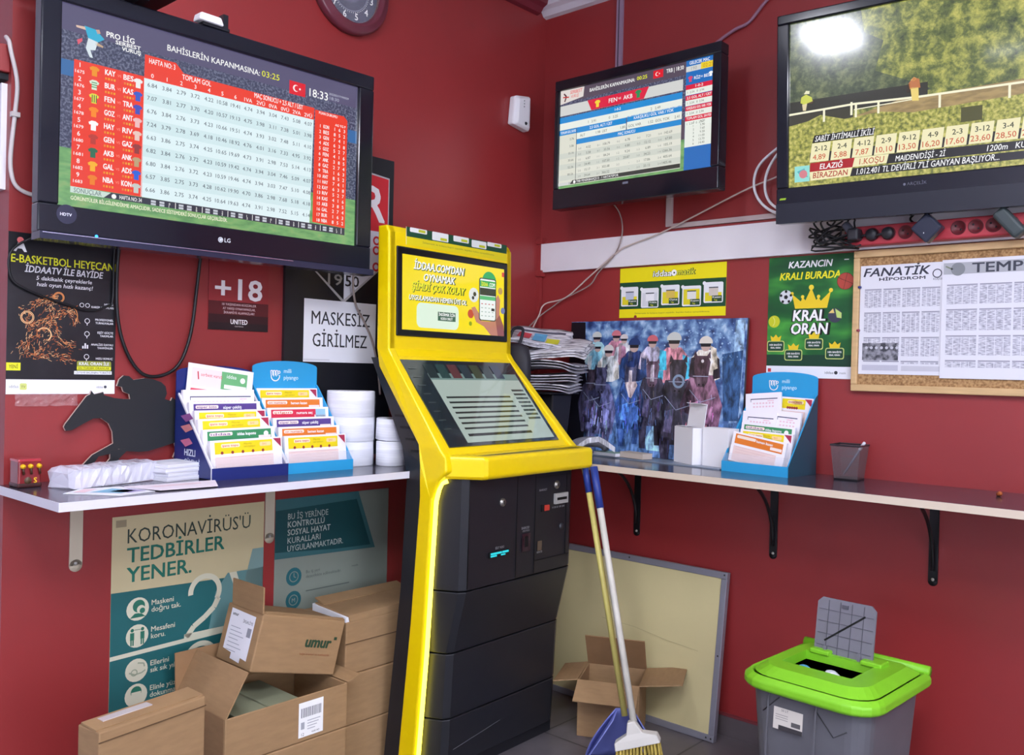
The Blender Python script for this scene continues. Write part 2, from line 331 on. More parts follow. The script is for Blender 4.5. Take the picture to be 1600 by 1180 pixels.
b.flat([P(*k) for k in ((1321, 187), (1510, 184), (1534, 205), (1533, 808), (1319, 800))], o, 3); TX('PUAN DURUMU', 1345, 205, 14, w, 5, 120)
TX('AG YG P', 1452, 250, 13, w, 5, 70)
for i, s_ in enumerate('KON BES GEN ADS GOZ FEN ANK GAZ TRA ANT HAY KAY RIV KAS AKB GAL BUR NBA'.split()):
    y = 277 + i * 30.4; TX(str(i + 1), 1355, y, 17, w, 5, al='C'); TX(s_, 1394, y, 19, w, 5, 36, al='C', bold=.02)
    for k in range(3): TX(str((i * 7 + k * 5) % 8 + 1), 1450 + k * 32, y, 18, w, 5, al='C')
b.flat([P(*k) for k in ((53, 808), (232, 812), (200, 838), (53, 836))], E(206, 226, 216), 4); TX('SONUÇLAR', 68, 833, 20, E(110, 130, 130), 5, 122)
b.flat([P(*k) for k in ((232, 810), (1531, 808), (1531, 848), (200, 838))], E(52, 58, 72), 4); b.disc(*P(246, 826), .006, w, 5); TX('HAFTA NO: 34', 272, 834, 18, w, 5, 104)
for i in range(8):
    for k in range(2):
        RC(420 + i * 138, 816 + 13 * k, 444 + i * 138, 826 + 13 * k, E(200, 206, 216), 5); RC(462 + i * 138, 816 + 13 * k, 486 + i * 138, 826 + 13 * k, E(200, 206, 216), 5)
        TX(str((i * 3 + k) % 4), 508 + i * 138, 828 + 12 * k, 11, w, 5)
    RC(540 + i * 138, 812, 543 + i * 138, 842, w, 5)
TX('GÖRÜNTÜLER BİLGİLENDİRME AMAÇLIDIR, SADECE SİSTEMDEKİ SONUÇLAR GEÇERLİDİR.', 55, 868, 17, E(250, 246, 220), 5, 760)
obj('screen', b, t, label='lit screen with a football odds table')
b = B(); b.box(-.491, -.03, -.325, .491, .03, -.3066, M('tv_lower_lip', (40, 42, 62), .18)).box(-.485, -.0315, -.3105, .2, -.03, -.3085, M('chrome_line', (210, 210, 235), .15, metal=.9))
obj('lower_lip', b, t)
b = B(); b.disc(-.02, -.272, .0075, C(200, 204, 210), 32); b.ring(-.02, -.272, .0055, .0012, GLOSSB, 33, 20, 60, 360); b.text('LG', -.008, -.277, .011, C(200, 204, 210), 32, bold=.02); obj('logo', b, t, label='silver round badge with two letters')
obj('standby_light', B().disc(-.36, -.306, .004, M('blue_led', (40, 140, 255), emit=4.), 78), t)
b = B(); b.disc(-.425, -.258, .024, M('dark_badge', (40, 40, 62), .3), 31); b.text('HDTV', -.44, -.262, .007, C(220, 220, 230), 32, bold=.03); obj('badge_sticker', b, t)

# the middle set
t = thing('wall_television', 'medium black wall television near the corner with blue and white odds columns', 'television', (.5968, -.20, 2.1846), (0, 0, .0008))
tv_shell(t, -.363, .363, -.2517, .2517, -.3426, .3300, -.1720, .2125, .12); mount(t, 0, .02, .12, .195)
P, sx, sy = raster(-.3426, .3300, -.1720, .2125); b = B()
gr = E(212, 214, 212); bl = E(24, 140, 214); cw = E(234, 240, 232); rd = E(220, 34, 66); tk = E(120, 126, 120)
RC(0, 0, 1600, 900, E(86, 76, 92), 0); RC(0, 110, 1600, 480, CROWD, 1); RC(0, 640, 1600, 900, GRASS, 1)
b.flat([P(*k) for k in ((0, 0), (275, 4), (265, 92), (0, 126))], E(226, 218, 214), 3); TX('SERBEST', 110, 45, 30, E(228, 90, 90), 4, 140, sh=.2); TX('VURUŞ', 120, 82, 26, E(228, 110, 110), 4, 90, sh=.2)
b.stroke([P(40, 30), P(70, 60), P(50, 105)], .006, E(80, 40, 50), 4); b.stroke([P(30, 62), P(100, 70)], .005, E(200, 60, 60), 4)
TX('BAHİSLERİN KAPANMASINA:', 339, 66, 30, w, 5, 490); TX('00:25', 851, 62, 30, yl, 5, 104); crescent(b, P, 1018, 16, 1117, 82, 1, 4); TX('TRB | 18:30', 1149, 60, 32, w, 5, 168)
RC(0, 140, 1313, 232, gr, 2); b.flat([P(*k) for k in ((314, 138), (977, 136), (926, 232), (361, 232))], rd, 3)
TX('FEN', 555, 203, 36, w, 5, 90); TX('VS', 672, 192, 18, w, 5, al='C'); TX('AKB', 712, 203, 36, w, 5, 96); shirt(b, P, 430, 186, 62, E(248, 214, 60), 4); shirt(b, P, 868, 180, 66, E(40, 140, 80), 4)
RC(0, 246, 1310, 300, bl, 3); RC(0, 300, 1310, 362, cw, 3); RC(0, 364, 197, 410, bl, 3); RC(200, 362, 747, 412, bl, 3); RC(756, 354, 1309, 404, bl, 3); RC(200, 412, 747, 468, cw, 3); RC(756, 404, 1309, 468, cw, 3)
RC(0, 410, 197, 872, E(222, 224, 210), 2); RC(200, 470, 1306, 514, bl, 3); RC(200, 514, 1306, 872, E(226, 228, 216), 2); RC(196, 364, 201, 872, E(60, 70, 80), 4)
TX('1-0-2', 655, 284, 22, w, 5, al='C'); TX('2,5 GOL ALT / ÜST', 474, 398, 24, w, 5, 250, 'C'); TX('KARŞILIKLI GOL VAR / YOK', 1030, 392, 24, w, 5, 400, 'C'); TX('MAÇ SONUCU', 755, 504, 24, w, 5, 180, 'C'); TX('TOPLAM GOL SAYISI', 10, 398, 22, w, 5, 180)
for x, s_ in ((330, '1   2.91'), (560, '0   3.25'), (1000, '2   2.49')): TX(s_, x, 344, 22, tk, 5)
for x, s_ in ((240, 'ALT'), (420, '1.98  ÜST'), (690, '1.80'), (770, 'GOL VAR'), (980, '1.52  GOL YOK'), (1240, '2.41')): TX(s_, x, 452, 22, tk, 5)
c6 = ['4.02 108.79 6.78 7.21 142.69', '3.58 33.56 4.80 12.12 67.80', '6.87 84.24 9.24 6.89 105.19', '24.40 107.50 20.87 34.22 1266.36', '15.17 303.08 - 17.86 405.64', '24.64 366.52 - 33.12 1405.46']
for i, r_ in enumerate(c6):
    if i % 2: RC(0, 528 + i * 50, 1306, 576 + i * 50, E(208, 214, 204), 3)
    for k, s_ in enumerate(r_.split()): TX('%d-%d' % (i // 2, k), 225 + 215 * k, 566 + i * 50, 17, E(150, 154, 150), 5); TX(s_, 365 + 214 * k, 566 + i * 50, 21, tk, 5, al='R')
    TX('%.2f' % (2.76 + 3.1 * i * i), 170, 466 + i * 64, 20, tk, 5, al='R')
b.flat([P(*k) for k in ((164, 834), (1306, 833), (1306, 868), (135, 868))], E(50, 58, 54), 5); TX('TRB FENERBAHÇE 0 - 1 HATAYSPOR', 210, 860, 20, w, 6, 470); b.disc(*P(188, 852), .006, w, 6)
b.flat([P(*k) for k in ((0, 845), (160, 845), (135, 872), (0, 872))], gr, 5); TX('24', 120, 866, 18, tk, 6)
RC(1340, 0, 1600, 900, E(24, 110, 190), 2); RC(1340, 48, 1600, 92, gr, 3); TX('GELECEK MAÇ', 1372, 36, 26, w, 5, 190); TX('190', 1390, 84, 28, E(170, 170, 170), 5); RC(1480, 40, 1600, 92, E(238, 210, 40), 4); TX('02:25', 1500, 82, 30, E(200, 150, 20), 5)
shirt(b, P, 1384, 154, 46, E(220, 70, 110), 4); shirt(b, P, 1574, 146, 40, w, 4); TX('RİZ', 1420, 164, 24, w, 5); TX('VS', 1478, 158, 14, w, 5); TX('BES', 1512, 164, 24, w, 5)
for k, (y, s_) in enumerate(((200, '1-0-2'), (288, '2,5 GOL ALT / ÜST'), (374, 'KARŞILIKLI GOL VAR / YOK'), (458, 'TOPLAM GOL SAYISI'))):
    RC(1342, y, 1600, y + 38, rd, 3); TX(s_, 1470, y + 28, 20, w, 5, min(230, 14 * len(s_)), 'C'); RC(1342, y + 38, 1600, y + 84, cw, 3); TX('1  2.54   0  2.94', 1360, y + 70, 17, tk, 5)
RC(1342, 496, 1600, 710, cw, 3)
for k in range(7): TX(str(k), 1420, 522 + 29 * k, 17, tk, 5); TX('%.2f' % (4.2 + 1.7 * k), 1530, 522 + 29 * k, 18, tk, 5, al='R')
obj('screen', b, t, label='lit screen with a match odds table')
b = B(); b.box(-.03, -.0128, -.19, -.006, -.012, -.182, C(120, 124, 140)).box(-.36, -.013, -.2517, .363, -.0125, -.249, BLACKP); obj('logo', b, t)

# the set at the top right with the horse race
t = thing('wall_television', 'very large black wall television cut by the right edge, showing a horse race', 'television', (1.5128, -.165, 2.1274), (.0648, 0, .1045))
tv_shell(t, -.349, .760, -.332, .332, -.3105, .720, -.2175, .302, .09); mount(t, .2, .02, .09, .15)
P, sx, sy = raster(-.3105, .3540, -.2175, .302, 1000, 900); b = B()
TREE = ramp_mat('race_trees_lit', [(.34, (52, 66, 44)), (.47, (104, 116, 60)), (.56, (164, 166, 84)), (.66, (206, 200, 104))], 24, 12, SE, .15, dist=.2, coat=.6, nr=.72)
TREED = ramp_mat('race_trees_dark_lit', [(.36, (48, 60, 48)), (.5, (82, 94, 66)), (.62, (124, 132, 90))], 26, 12, SE, .15, dist=.2, coat=.6, nr=.72)
HEDGE = ramp_mat('race_hedge_lit', [(.34, (104, 112, 52)), (.5, (168, 168, 76)), (.66, (214, 206, 118))], 90, 9, SE, .15, coat=.6)
TRACK = ramp_mat('race_track_lit', [(.4, (150, 128, 84)), (.6, (178, 152, 100))], 20, 4, SE, .15, stretch=(1, 1, 4), coat=.6)
RC(0, 0, 1551, 900, TREE, 0)
b.flat([P(*k) for k in ((0, 0), (330, 0), (345, 120), (430, 180), (395, 330), (560, 420), (640, 470), (300, 500), (0, 505))], TREED, 1)
RC(0, 430, 620, 520, E(54, 54, 44), 2); b.flat([P(*k) for k in ((280, 560), (500, 500), (1551, 470), (1551, 560), (700, 590))], TRACK, 3); RC(0, 505, 300, 560, E(64, 62, 48), 3)
b.flat([P(*k) for k in ((0, 560), (90, 545), (150, 520), (260, 560), (420, 548), (560, 575), (1000, 558), (1551, 540), (1551, 900), (0, 900))], HEDGE, 4)
rail = E(250, 246, 214)
b.stroke([P(*k) for k in ((0, 497), (303, 488), (577, 500), (1000, 503), (1551, 512))], .0065, rail, 5); b.stroke([P(*k) for k in ((303, 518), (577, 508))], .003, rail, 5)
for x, y0, y1 in ((166, 492, 560), (292, 476, 545), (312, 486, 560), (412, 494, 556), (670, 502, 570), (942, 503, 570), (1220, 506, 575)): b.rect(*P(x - 5, y1), *P(x + 5, y0), rail, 5)
for q, m in (([(58, 410), (80, 398), (108, 418), (112, 440), (70, 452), (54, 440)], E(208, 214, 84)), ([(70, 395), (80, 378), (98, 382), (96, 398)], E(238, 236, 200)), ([(62, 450), (86, 448), (80, 486), (66, 484)], E(228, 214, 170)), ([(84, 448), (120, 436), (110, 452)], E(90, 70, 50)),
             ([(540, 425), (560, 398), (585, 410), (590, 455), (545, 455)], E(196, 120, 70)), ([(548, 448), (582, 452), (584, 520), (556, 516)], E(240, 214, 120)), ([(548, 410), (562, 396), (574, 404), (566, 420)], E(226, 180, 110)), ([(536, 430), (546, 426), (546, 470), (534, 470)], E(60, 46, 30))):
    b.flat([P(*k) for k in q], m, 6)
RC(756, 585, 840, 658, E(84, 84, 42), 6); cr = E(244, 236, 190)
b.flat([P(*k) for k in ((122, 628), (400, 626), (392, 666), (111, 668))], BK, 6); TX('SABİT İHTİMALLİ İKİLİ', 124, 662, 29, w, 7, 268, sh=.2)
o1 = '2-12 2-4 4-12 2-9 9-12 4-9 2-3 3-12 3-4 2-8 8-9 3-9 4-8'.split(); o2 = '4,89 5,88 7,87 10,10 13,50 16,20 17,60 23,60 28,50 28,90 31,10 33,40 36,20'.split()
RC(100, 722, 1400, 772, E(40, 38, 30), 6)
for i, (a, c) in enumerate(zip(o1, o2)):
    x = 111 + i * 98.4; b.flat([P(*k) for k in ((x, 670), (x + 88, 670), (x + 78, 772), (x - 12, 772))], cr, 7)
    TX(a, x + 42, 714, 26, E(60, 66, 44), 8, al='C', bold=.015); TX(c, x + 34, 760, 28, E(206, 92, 50), 8, al='C', bold=.01)
b.flat([P(*k) for k in ((103, 776), (309, 772), (299, 822), (100, 824))], E(176, 28, 28), 7); TX('ELAZIĞ', 148, 814, 28, w, 8, 104, sh=.15, bold=.02)
b.flat([P(*k) for k in ((309, 774), (460, 774), (450, 820), (299, 822))], cr, 7); TX('1.KOŞU', 330, 812, 30, E(190, 90, 50), 8, 108, sh=.1)
b.flat([P(*k) for k in ((460, 774), (1551, 790), (1551, 826), (450, 824))], E(34, 34, 32), 7); TX('MAIDEN/DİŞİ - 2İ', 488, 816, 28, w, 8, 206, sh=.15); TX('1200m   KUM', 860, 816, 28, w, 8, 170, sh=.15)
b.flat([P(*k) for k in ((100, 824), (299, 822), (289, 868), (104, 872))], cr, 7); TX('BİRAZDAN', 116, 860, 29, E(180, 60, 40), 8, 160, sh=.1, bold=.02)
b.flat([P(*k) for k in ((299, 828), (1551, 836), (1551, 872), (289, 870))], E(30, 30, 30), 7); TX("1.012.401 TL DEVİRLİ 7'Lİ GANYAN BAŞLIYOR...", 318, 864, 30, w, 8, 590, sh=.15)
RC(28, 786, 100, 873, E(150, 224, 218), 7); b.flat([P(*k) for k in ((40, 815), (75, 800), (92, 850), (60, 845))], E(90, 180, 190), 8); b.disc(*P(70, 832), .013, E(216, 130, 140), 9)
obj('screen', b, t, label='lit screen with a horse race and odds strip')
b = B(); b.box(-.349, -.0135, -.332, .760, -.012, -.268, M('tv_lower_band', (34, 36, 46), .3)); obj('lower_band', b, t)
b = B(); b.text('ARÇELİK', .05, -.246, .009, C(96, 98, 112), 34, w=.055); b.disc(.043, -.242, .004, C(96, 98, 112), 34); obj('logo', b, t)
b = B(); b.rect(-.338, -.256, -.318, -.25, M('green_sticker_glow', (190, 235, 40), .4, emit=.6), 34, .003); obj('energy_sticker', b, t)  # sticker green is given a faint glow of its own

# ---------------------------------------------------------------- things on the left wall
def wall_sheet(name, label, cat, left, y0, y1, z0, z1, mat, thick=.0015, off=.0005, group=None):
    """a printed sheet flat on a wall; returns builder in local coords centred on the sheet and a finisher"""
    b = B(); w, h = (y1 - y0) / 2, (z1 - z0) / 2; b.box(-w, 0, -h, w, thick, h, mat)
    def done():
        loc = (thick + off, (y0 + y1) / 2, (z0 + z1) / 2) if left else ((y0 + y1) / 2, -thick - off, (z0 + z1) / 2)
        return tag(obj(name, b, None, loc, LW if left else (0, 0, 0)), label, cat, group)
    return b, w, h, done
# club banner, black with a shield
b, w, h, done = wall_sheet('club_banner', 'tall black wall banner with a red, white and black club shield behind the kiosk', 'banner', True, -1.283, -.838, .99, 2.035, M('black_banner', (24, 25, 32), .4), .012)
Y = lambda y: y + 1.0605
Z = lambda z: z - 1.5125
cx = -1.05
sil = C(172, 168, 172)
b.flat([(Y(-1.243), Z(1.97)), (Y(cx), Z(1.985)), (Y(-.858), Z(1.97)), (Y(-.858), Z(1.67)), (Y(cx), Z(1.512)), (Y(-1.243), Z(1.67))], sil, 1)
b.flat([(Y(-1.236), Z(1.675)), (Y(cx), Z(1.675)), (Y(cx), Z(1.524)), (Y(-1.236), Z(1.668))], C(20, 20, 26), 2)
b.flat([(Y(cx), Z(1.775)), (Y(-.863), Z(1.775)), (Y(-.863), Z(1.672)), (Y(cx), Z(1.524))], C(206, 206, 216), 2)
b.flat([(Y(-1.236), Z(1.775)), (Y(-.863), Z(1.775)), (Y(-.863), Z(1.965)), (Y(cx), Z(1.978)), (Y(-1.236), Z(1.965))], C(196, 36, 48), 2)
b.flat([(Y(-1.236), Z(1.775)), (Y(cx), Z(1.775)), (Y(cx), Z(1.675)), (Y(-1.236), Z(1.675))], C(206, 206, 216), 2)
b.text('R', Y(-.965), Z(1.81), .12, C(226, 222, 226), 3, .085, bold=.03)
for z_ in (1.742, 1.708, 1.65): b.ring(Y(-.912), Z(z_), .016, .007, C(186, 34, 48), 3)
b.text('19', Y(-1.058), Z(1.572), .036, C(150, 146, 142), 3, .058, 'R', .02); b.text('50', Y(-1.044), Z(1.572), .036, C(30, 30, 34), 3, .058, 'L', .02)
done()
# no-mask sheet
b, w, h, done = wall_sheet('paper_notice', 'white paper notice in large black capitals taped on the black banner', 'notice', True, -1.2095, -.908, 1.31, 1.518, PAPER, .0008, .0135)
b.text('MASKESİZ', -.121, .022, .043, C(40, 42, 50), 1, .245, bold=.004); b.text('GİRİLMEZ', -.115, -.052, .043, C(40, 42, 50), 1, .228, bold=.004); b.rect(-.15, -.1, -.045, -.094, C(214, 214, 222), 2); done()
# e-basketball poster
DKP = ramp_mat('poster_night_black', [(.4, (22, 22, 28)), (.7, (34, 33, 38))], 14, 3, rough=.35)
b, w, h, done = wall_sheet('poster', 'black poster with a basketball player drawn in orange sparks and yellow headline', 'poster', True, -2.1, -1.822, 1.206, 1.622, DKP)
X = lambda y: y + 1.961
Z = lambda z: z - 1.414
yw = C(226, 226, 40); wt = C(232, 232, 236)
b.text('E-BASKETBOL HEYECANI', X(-2.093), Z(1.545), .020, yw, 2, .268, bold=.02); b.text('İDDAATV İLE BAYİDE', X(-2.06), Z(1.522), .017, wt, 2, .198, bold=.025, sh=.15)
b.text('5 dakikalık çeyreklerle', X(-2.032), Z(1.504), .010, wt, 2, .142, bold=.02, sh=.15); b.text('hızlı oyun hızlı kazanç!', X(-2.03), Z(1.488), .010, wt, 2, .142, bold=.02, sh=.15)
b.flat([(X(-2.088), Z(1.573)), (X(-2.078), Z(1.594)), (X(-2.064), Z(1.594)), (X(-2.056), Z(1.573)), (X(-2.062), Z(1.572)), (X(-2.068), Z(1.58)), (X(-2.078), Z(1.58)), (X(-2.082), Z(1.572))], wt, 2); b.disc(X(-2.072), Z(1.602), .008, C(220, 110, 110), 2)
# the spark figure: strokes scattered along a leaning body, arm, ball
sp = [C(232, 150, 84), C(204, 112, 56), C(246, 196, 140), C(160, 84, 44)]
rnd = random.Random(3)
def sparks(path, wd, n):
    for k in range(n):
        t = rnd.random() * (len(path) - 1); i = int(t); f = t - i
        x = path[i][0] + (path[i + 1][0] - path[i][0]) * f + rnd.gauss(0, wd); z = path[i][1] + (path[i + 1][1] - path[i][1]) * f + rnd.gauss(0, wd)
        a = math.atan2(path[i + 1][1] - path[i][1], path[i + 1][0] - path[i][0]) + rnd.gauss(0, .5); L = rnd.uniform(.004, .011)
        x = min(.13, max(-.13, x)); b.stroke([(x, z), (min(.136, max(-.136, x + L * math.cos(a))), z + L * math.sin(a))], rnd.uniform(.0006, .0014), sp[rnd.randrange(4)], 1)
for pth, wd, n in (([(X(-1.975), Z(1.462)), (X(-2.02), Z(1.45)), (X(-2.06), Z(1.425))], .006, 90), ([(X(-2.06), Z(1.425)), (X(-2.045), Z(1.385)), (X(-2.01), Z(1.40))], .005, 60),
                  ([(X(-1.99), Z(1.455)), (X(-2.0), Z(1.41)), (X(-2.02), Z(1.375)), (X(-2.05), Z(1.345)), (X(-2.06), Z(1.315))], .011, 190), ([(X(-2.0), Z(1.40)), (X(-1.97), Z(1.42)), (X(-1.94), Z(1.43)), (X(-1.93), Z(1.395))], .007, 110),
                  ([(X(-1.99), Z(1.40)), (X(-1.975), Z(1.365)), (X(-2.01), Z(1.335)), (X(-2.03), Z(1.31))], .007, 90), ([(X(-2.06), Z(1.31)), (X(-1.99), Z(1.305)), (X(-1.94), Z(1.30))], .006, 90), ([(X(-1.98), Z(1.345)), (X(-1.93), Z(1.335))], .008, 50)): sparks(pth, wd, n)
for r_ in (.017, .014): b.ring(X(-2.052), Z(1.405), r_, .0018, sp[2], 2); b.ring(X(-1.975), Z(1.462), r_ * .85, .0018, sp[0], 2)
b.ring(X(-2.01), Z(1.362), .019, .003, sp[2], 2, 20, -60, 150); b.ring(X(-1.955), Z(1.415), .03, .002, sp[0], 2, 20, -30, 80)
for i, (z_, a, c) in enumerate(((1.448, 'NBA 2K', 'KARŞILAŞMALARI'), (1.405, 'PROFESYONEL', 'TURNUVALAR'), (1.37, 'EŞİT GÜÇTE', 'TAKIMLAR'), (1.337, 'ANALİZE DAYALI', 'TAHMİNLER'), (1.308, '', 'HIZLI SONUÇ'))):
    if a: b.text(a, X(-1.829), Z(z_) + .001, .0052, wt, 2, None, 'R', .03)
    b.text(c, X(-1.829), Z(z_) - .008, .0052, wt, 2, None, 'R', .03)
    if i in (0,): b.ring(X(-1.915), Z(z_) - .002, .006, .0014, wt, 2); b.ring(X(-1.9), Z(z_) - .002, .006, .0014, wt, 2)
    elif i == 3: [b.rect(X(-1.912) + .006 * k, Z(z_) - .008, X(-1.908) + .006 * k, Z(z_) + (-.001, .006, .002)[k], wt, 2) for k in range(3)]
    else: b.ring(X(-1.9), Z(z_) - .001, .007, .0016, wt, 2); b.stroke([(X(-1.9), Z(z_) - .008), (X(-1.9), Z(z_) - .013)], .002, wt, 2)
b.rrect(X(-1.925), Z(1.265), X(-1.833), Z(1.295), .004, C(150, 156, 60), 2); b.text('KRAL ORAN İLE', X(-1.919), Z(1.284), .008, wt, 3, .08, bold=.03)
b.rect(X(-1.925), Z(1.272), X(-1.833), Z(1.280), yw, 3); b.text('EN YÜKSEK ORANLAR', X(-1.921), Z(1.2735), .005, C(40, 60, 20), 4, .083); b.rect(X(-1.932), Z(1.259), X(-1.831), Z(1.268), wt, 3); b.text('LİSTEYE EKLENEN TÜRKİYE', X(-1.929), Z(1.261), .005, C(60, 60, 60), 4, .095)
b.rect(X(-2.1), Z(1.267), X(-2.066), Z(1.287), yw, 2); b.text('YENİ', X(-2.094), Z(1.2725), .009, C(50, 50, 20), 3, .022)
b.rect(X(-2.1), Z(1.206), X(-1.822), Z(1.244), C(238, 238, 246), 2); b.text('iddaa', X(-2.092), Z(1.222), .008, C(130, 134, 130), 3, .022); b.rrect(X(-2.067), Z(1.217), X(-2.05), Z(1.234), .003, C(206, 214, 120), 3); b.text('TV', X(-2.064), Z(1.222), .006, C(110, 120, 60), 4); b.text('iddaa', X(-1.872), Z(1.222), .006, C(120, 122, 128), 3, .018); b.disc(X(-1.848), Z(1.225), .004, C(70, 72, 80), 3)
done()
# crumpled clear tape below it
FILM = M('clear_film', (225, 190, 190), .12, alpha=.25, spec=.8)
b = B(); nx, nz = 18, 4
g = [[(-.078 + .156 * i / nx, -.001 - .007 * rnd.random(), -.016 + .032 * j / nz + .002 * rnd.random()) for i in range(nx + 1)] for j in range(nz + 1)]
b.loft(g, FILM, cap=False, closed=False)
tag(obj('tape_strip', b, None, (.001, -2.0, 1.19), LW), 'crumpled strip of clear tape on the wall under the spark poster', 'tape')
# +18 sign
REDSIGN = ramp_mat('sign_dark_red', [(.35, (140, 42, 46)), (.65, (156, 48, 52))], 3, 2, rough=.35)
b, w, h, done = wall_sheet('age_sign', 'dark red square sign reading +18 in large white figures', 'sign', True, -1.5445, -1.338, 1.4, 1.615, REDSIGN, .003)
b.rect(-w, -h, w, -.02, C(84, 26, 30, .35), 1); b.rect(-w, -h, w, -.06, C(52, 22, 26, .35), 2); b.rect(-w, -h, w, -.085, C(34, 22, 26, .35), 3)
b.text('+18', -.082, -.012, .062, C(240, 232, 234), 4, .160, bold=.03)
for k, s_ in enumerate(('18 YAŞINDAN KÜÇÜKLER', 'AT YARIŞI OYNAYAMAZLAR,', 'İKRAMİYE ALAMAZLAR!')): b.text(s_, 0, -.032 - .0125 * k, .0068, C(230, 200, 202), 4, .118 - .006 * k, 'C')
b.text('UNITED', 0, -.088, .014, C(244, 240, 240), 4, .058, 'C', .02); b.text('GAMING', 0, -.097, .004, C(200, 190, 190), 4, .03, 'C'); done()
# covid posters under the shelf
KH = M('poster_beige', (196, 184, 144), .6, noise=.04, nscale=5); TEAL = M('poster_teal', (30, 96, 98), .55, noise=.06, nscale=6); TEALD = C(24, 76, 78, .55); KHL = C(206, 204, 180, .55)
b, w, h, done = wall_sheet('poster', 'beige and teal health poster with a huge number 2 behind the open cartons', 'poster', True, -1.82, -1.335, .2, .861, KH)
X = lambda y: y + 1.5775
Z = lambda z: z - .5305
b.text("KORONAVİRÜS'Ü", X(-1.776), Z(.783), .04, C(40, 60, 54), 1, .392, bold=-.012); b.text('TEDBİRLER', X(-1.776), Z(.728), .041, C(26, 108, 92), 1, .302, bold=.025); b.text('YENER.', X(-1.776), Z(.672), .041, C(26, 108, 92), 1, .195, bold=.025)
b.flat([(X(-1.82), Z(.2)), (X(-1.335), Z(.2)), (X(-1.335), Z(.634)), (X(-1.82), Z(.648))], TEAL, 1)
b.flat([(X(-1.52), Z(.49)), (X(-1.335), Z(.49)), (X(-1.335), Z(.652)), (X(-1.46), Z(.652)), (X(-1.50), Z(.60))], C(96, 138, 138, .55), 2)
b.flat([(X(-1.40), Z(.62)), (X(-1.375), Z(.715)), (X(-1.335), Z(.715)), (X(-1.335), Z(.55))], C(120, 150, 146, .55), 2); b.flat([(X(-1.455), Z(.652)), (X(-1.43), Z(.652)), (X(-1.40), Z(.56)), (X(-1.42), Z(.56))], KHL, 3)
b.flat([(X(-1.82), Z(.458)), (X(-1.335), Z(.474)), (X(-1.335), Z(.487)), (X(-1.82), Z(.470))], KHL, 3)
b.ring(X(-1.535), Z(.607), .055, .016, KHL, 4, 24, -35, 185); b.stroke([(X(-1.49), Z(.582)), (X(-1.505), Z(.555)), (X(-1.535), Z(.53)), (X(-1.57), Z(.508)), (X(-1.592), Z(.48))], .017, KHL, 4); b.rect(X(-1.60), Z(.476), X(-1.44), Z(.49), KHL, 4)
b.ring(X(-1.545), Z(.405), .055, .016, KHL, 4, 24, -35, 185)
for k, (z_, a, c) in enumerate(((.592, 'Maskeni', 'doğru tak.'), (.515, 'Mesafeni', 'koru.'), (.417, 'Ellerini', 'sık sık yıka.'), (.345, 'Elinle yüzüne', 'dokunma.'))):
    b.disc(X(-1.743), Z(z_), .033, KHL, 4); b.text(a, X(-1.702), Z(z_) + .004, .0145, KHL, 4, None, bold=.015); b.text(c, X(-1.702), Z(z_) - .016, .0145, KHL, 4, None, bold=.015)
    if k == 0: b.disc(X(-1.74), Z(z_) + .008, .018, C(40, 110, 90), 5); b.disc(X(-1.734), Z(z_) - .002, .012, KHL, 6); b.disc(X(-1.73), Z(z_) - .006, .008, C(40, 110, 90), 7); b.flat([(X(-1.766), Z(z_) - .024), (X(-1.72), Z(z_) - .024), (X(-1.735), Z(z_) - .012), (X(-1.752), Z(z_) - .012)], C(40, 110, 90), 5)
    elif k == 1:
        for q in (-.015, .015): b.disc(X(-1.743) + q, Z(z_) + .018, .005, C(40, 110, 90), 5); b.rect(X(-1.743) + q - .006, Z(z_) - .01, X(-1.743) + q + .006, Z(z_) + .011, C(40, 110, 90), 5); b.rect(X(-1.743) + q - .005, Z(z_) - .026, X(-1.743) + q - .001, Z(z_) - .01, C(40, 110, 90), 5); b.rect(X(-1.743) + q + .001, Z(z_) - .026, X(-1.743) + q + .005, Z(z_) - .01, C(40, 110, 90), 5)
        b.stroke([(X(-1.752), Z(z_) + .018), (X(-1.734), Z(z_) + .018)], .0015, C(40, 110, 90), 5)
    elif k == 2: b.stroke([(X(-1.765), Z(z_) - .004), (X(-1.748), Z(z_) - .012), (X(-1.728), Z(z_) - .01), (X(-1.717), Z(z_) - .004)], .004, C(150, 160, 136), 5); b.stroke([(X(-1.74), Z(z_) + .02), (X(-1.722), Z(z_) + .016), (X(-1.72), Z(z_) + .006)], .004, C(150, 160, 136), 5); b.ring(X(-1.75), Z(z_) - .006, .01, .003, C(150, 160, 136), 5)
    else: b.disc(X(-1.743), Z(z_) + .01, .016, C(40, 110, 90), 5); b.rect(X(-1.757), Z(z_) - .016, X(-1.729), Z(z_) + .01, KHL, 6)
b.rect(-w + .01, h - .03, -w + .04, h - .01, C(150, 138, 110), 2); done()
GP = M('poster_grey_green', (128, 136, 126), .6, noise=.05, nscale=5)
b, w, h, done = wall_sheet('poster', 'teal and grey workplace rules poster behind the closed cartons, left of the kiosk', 'poster', True, -1.293, -.82, .4, .862, GP)
X = lambda y: y + 1.0565
Z = lambda z: z - .631
b.flat([(X(-1.293), Z(.668)), (X(-.878), Z(.655)), (X(-.958), Z(.862)), (X(-1.293), Z(.862))], C(54, 100, 104, .55), 1); b.flat([(X(-1.293), Z(.69)), (X(-1.05), Z(.672)), (X(-.9), Z(.668)), (X(-.965), Z(.835)), (X(-1.293), Z(.825))], C(20, 68, 72, .55), 2)
for k, (s_, bo, wd) in enumerate((('BU İŞ YERİNDE', -.01, .16), ('KONTROLLÜ', .02, .145), ('SOSYAL HAYAT', .02, .17), ('KURALLARI', -.01, .13), ('UYGULANMAKTADIR.', -.01, .225))): b.text(s_, X(-1.246), Z(.793) - .0263 * k, .019, C(176, 184, 176, .5), 3, wd, bold=bo)
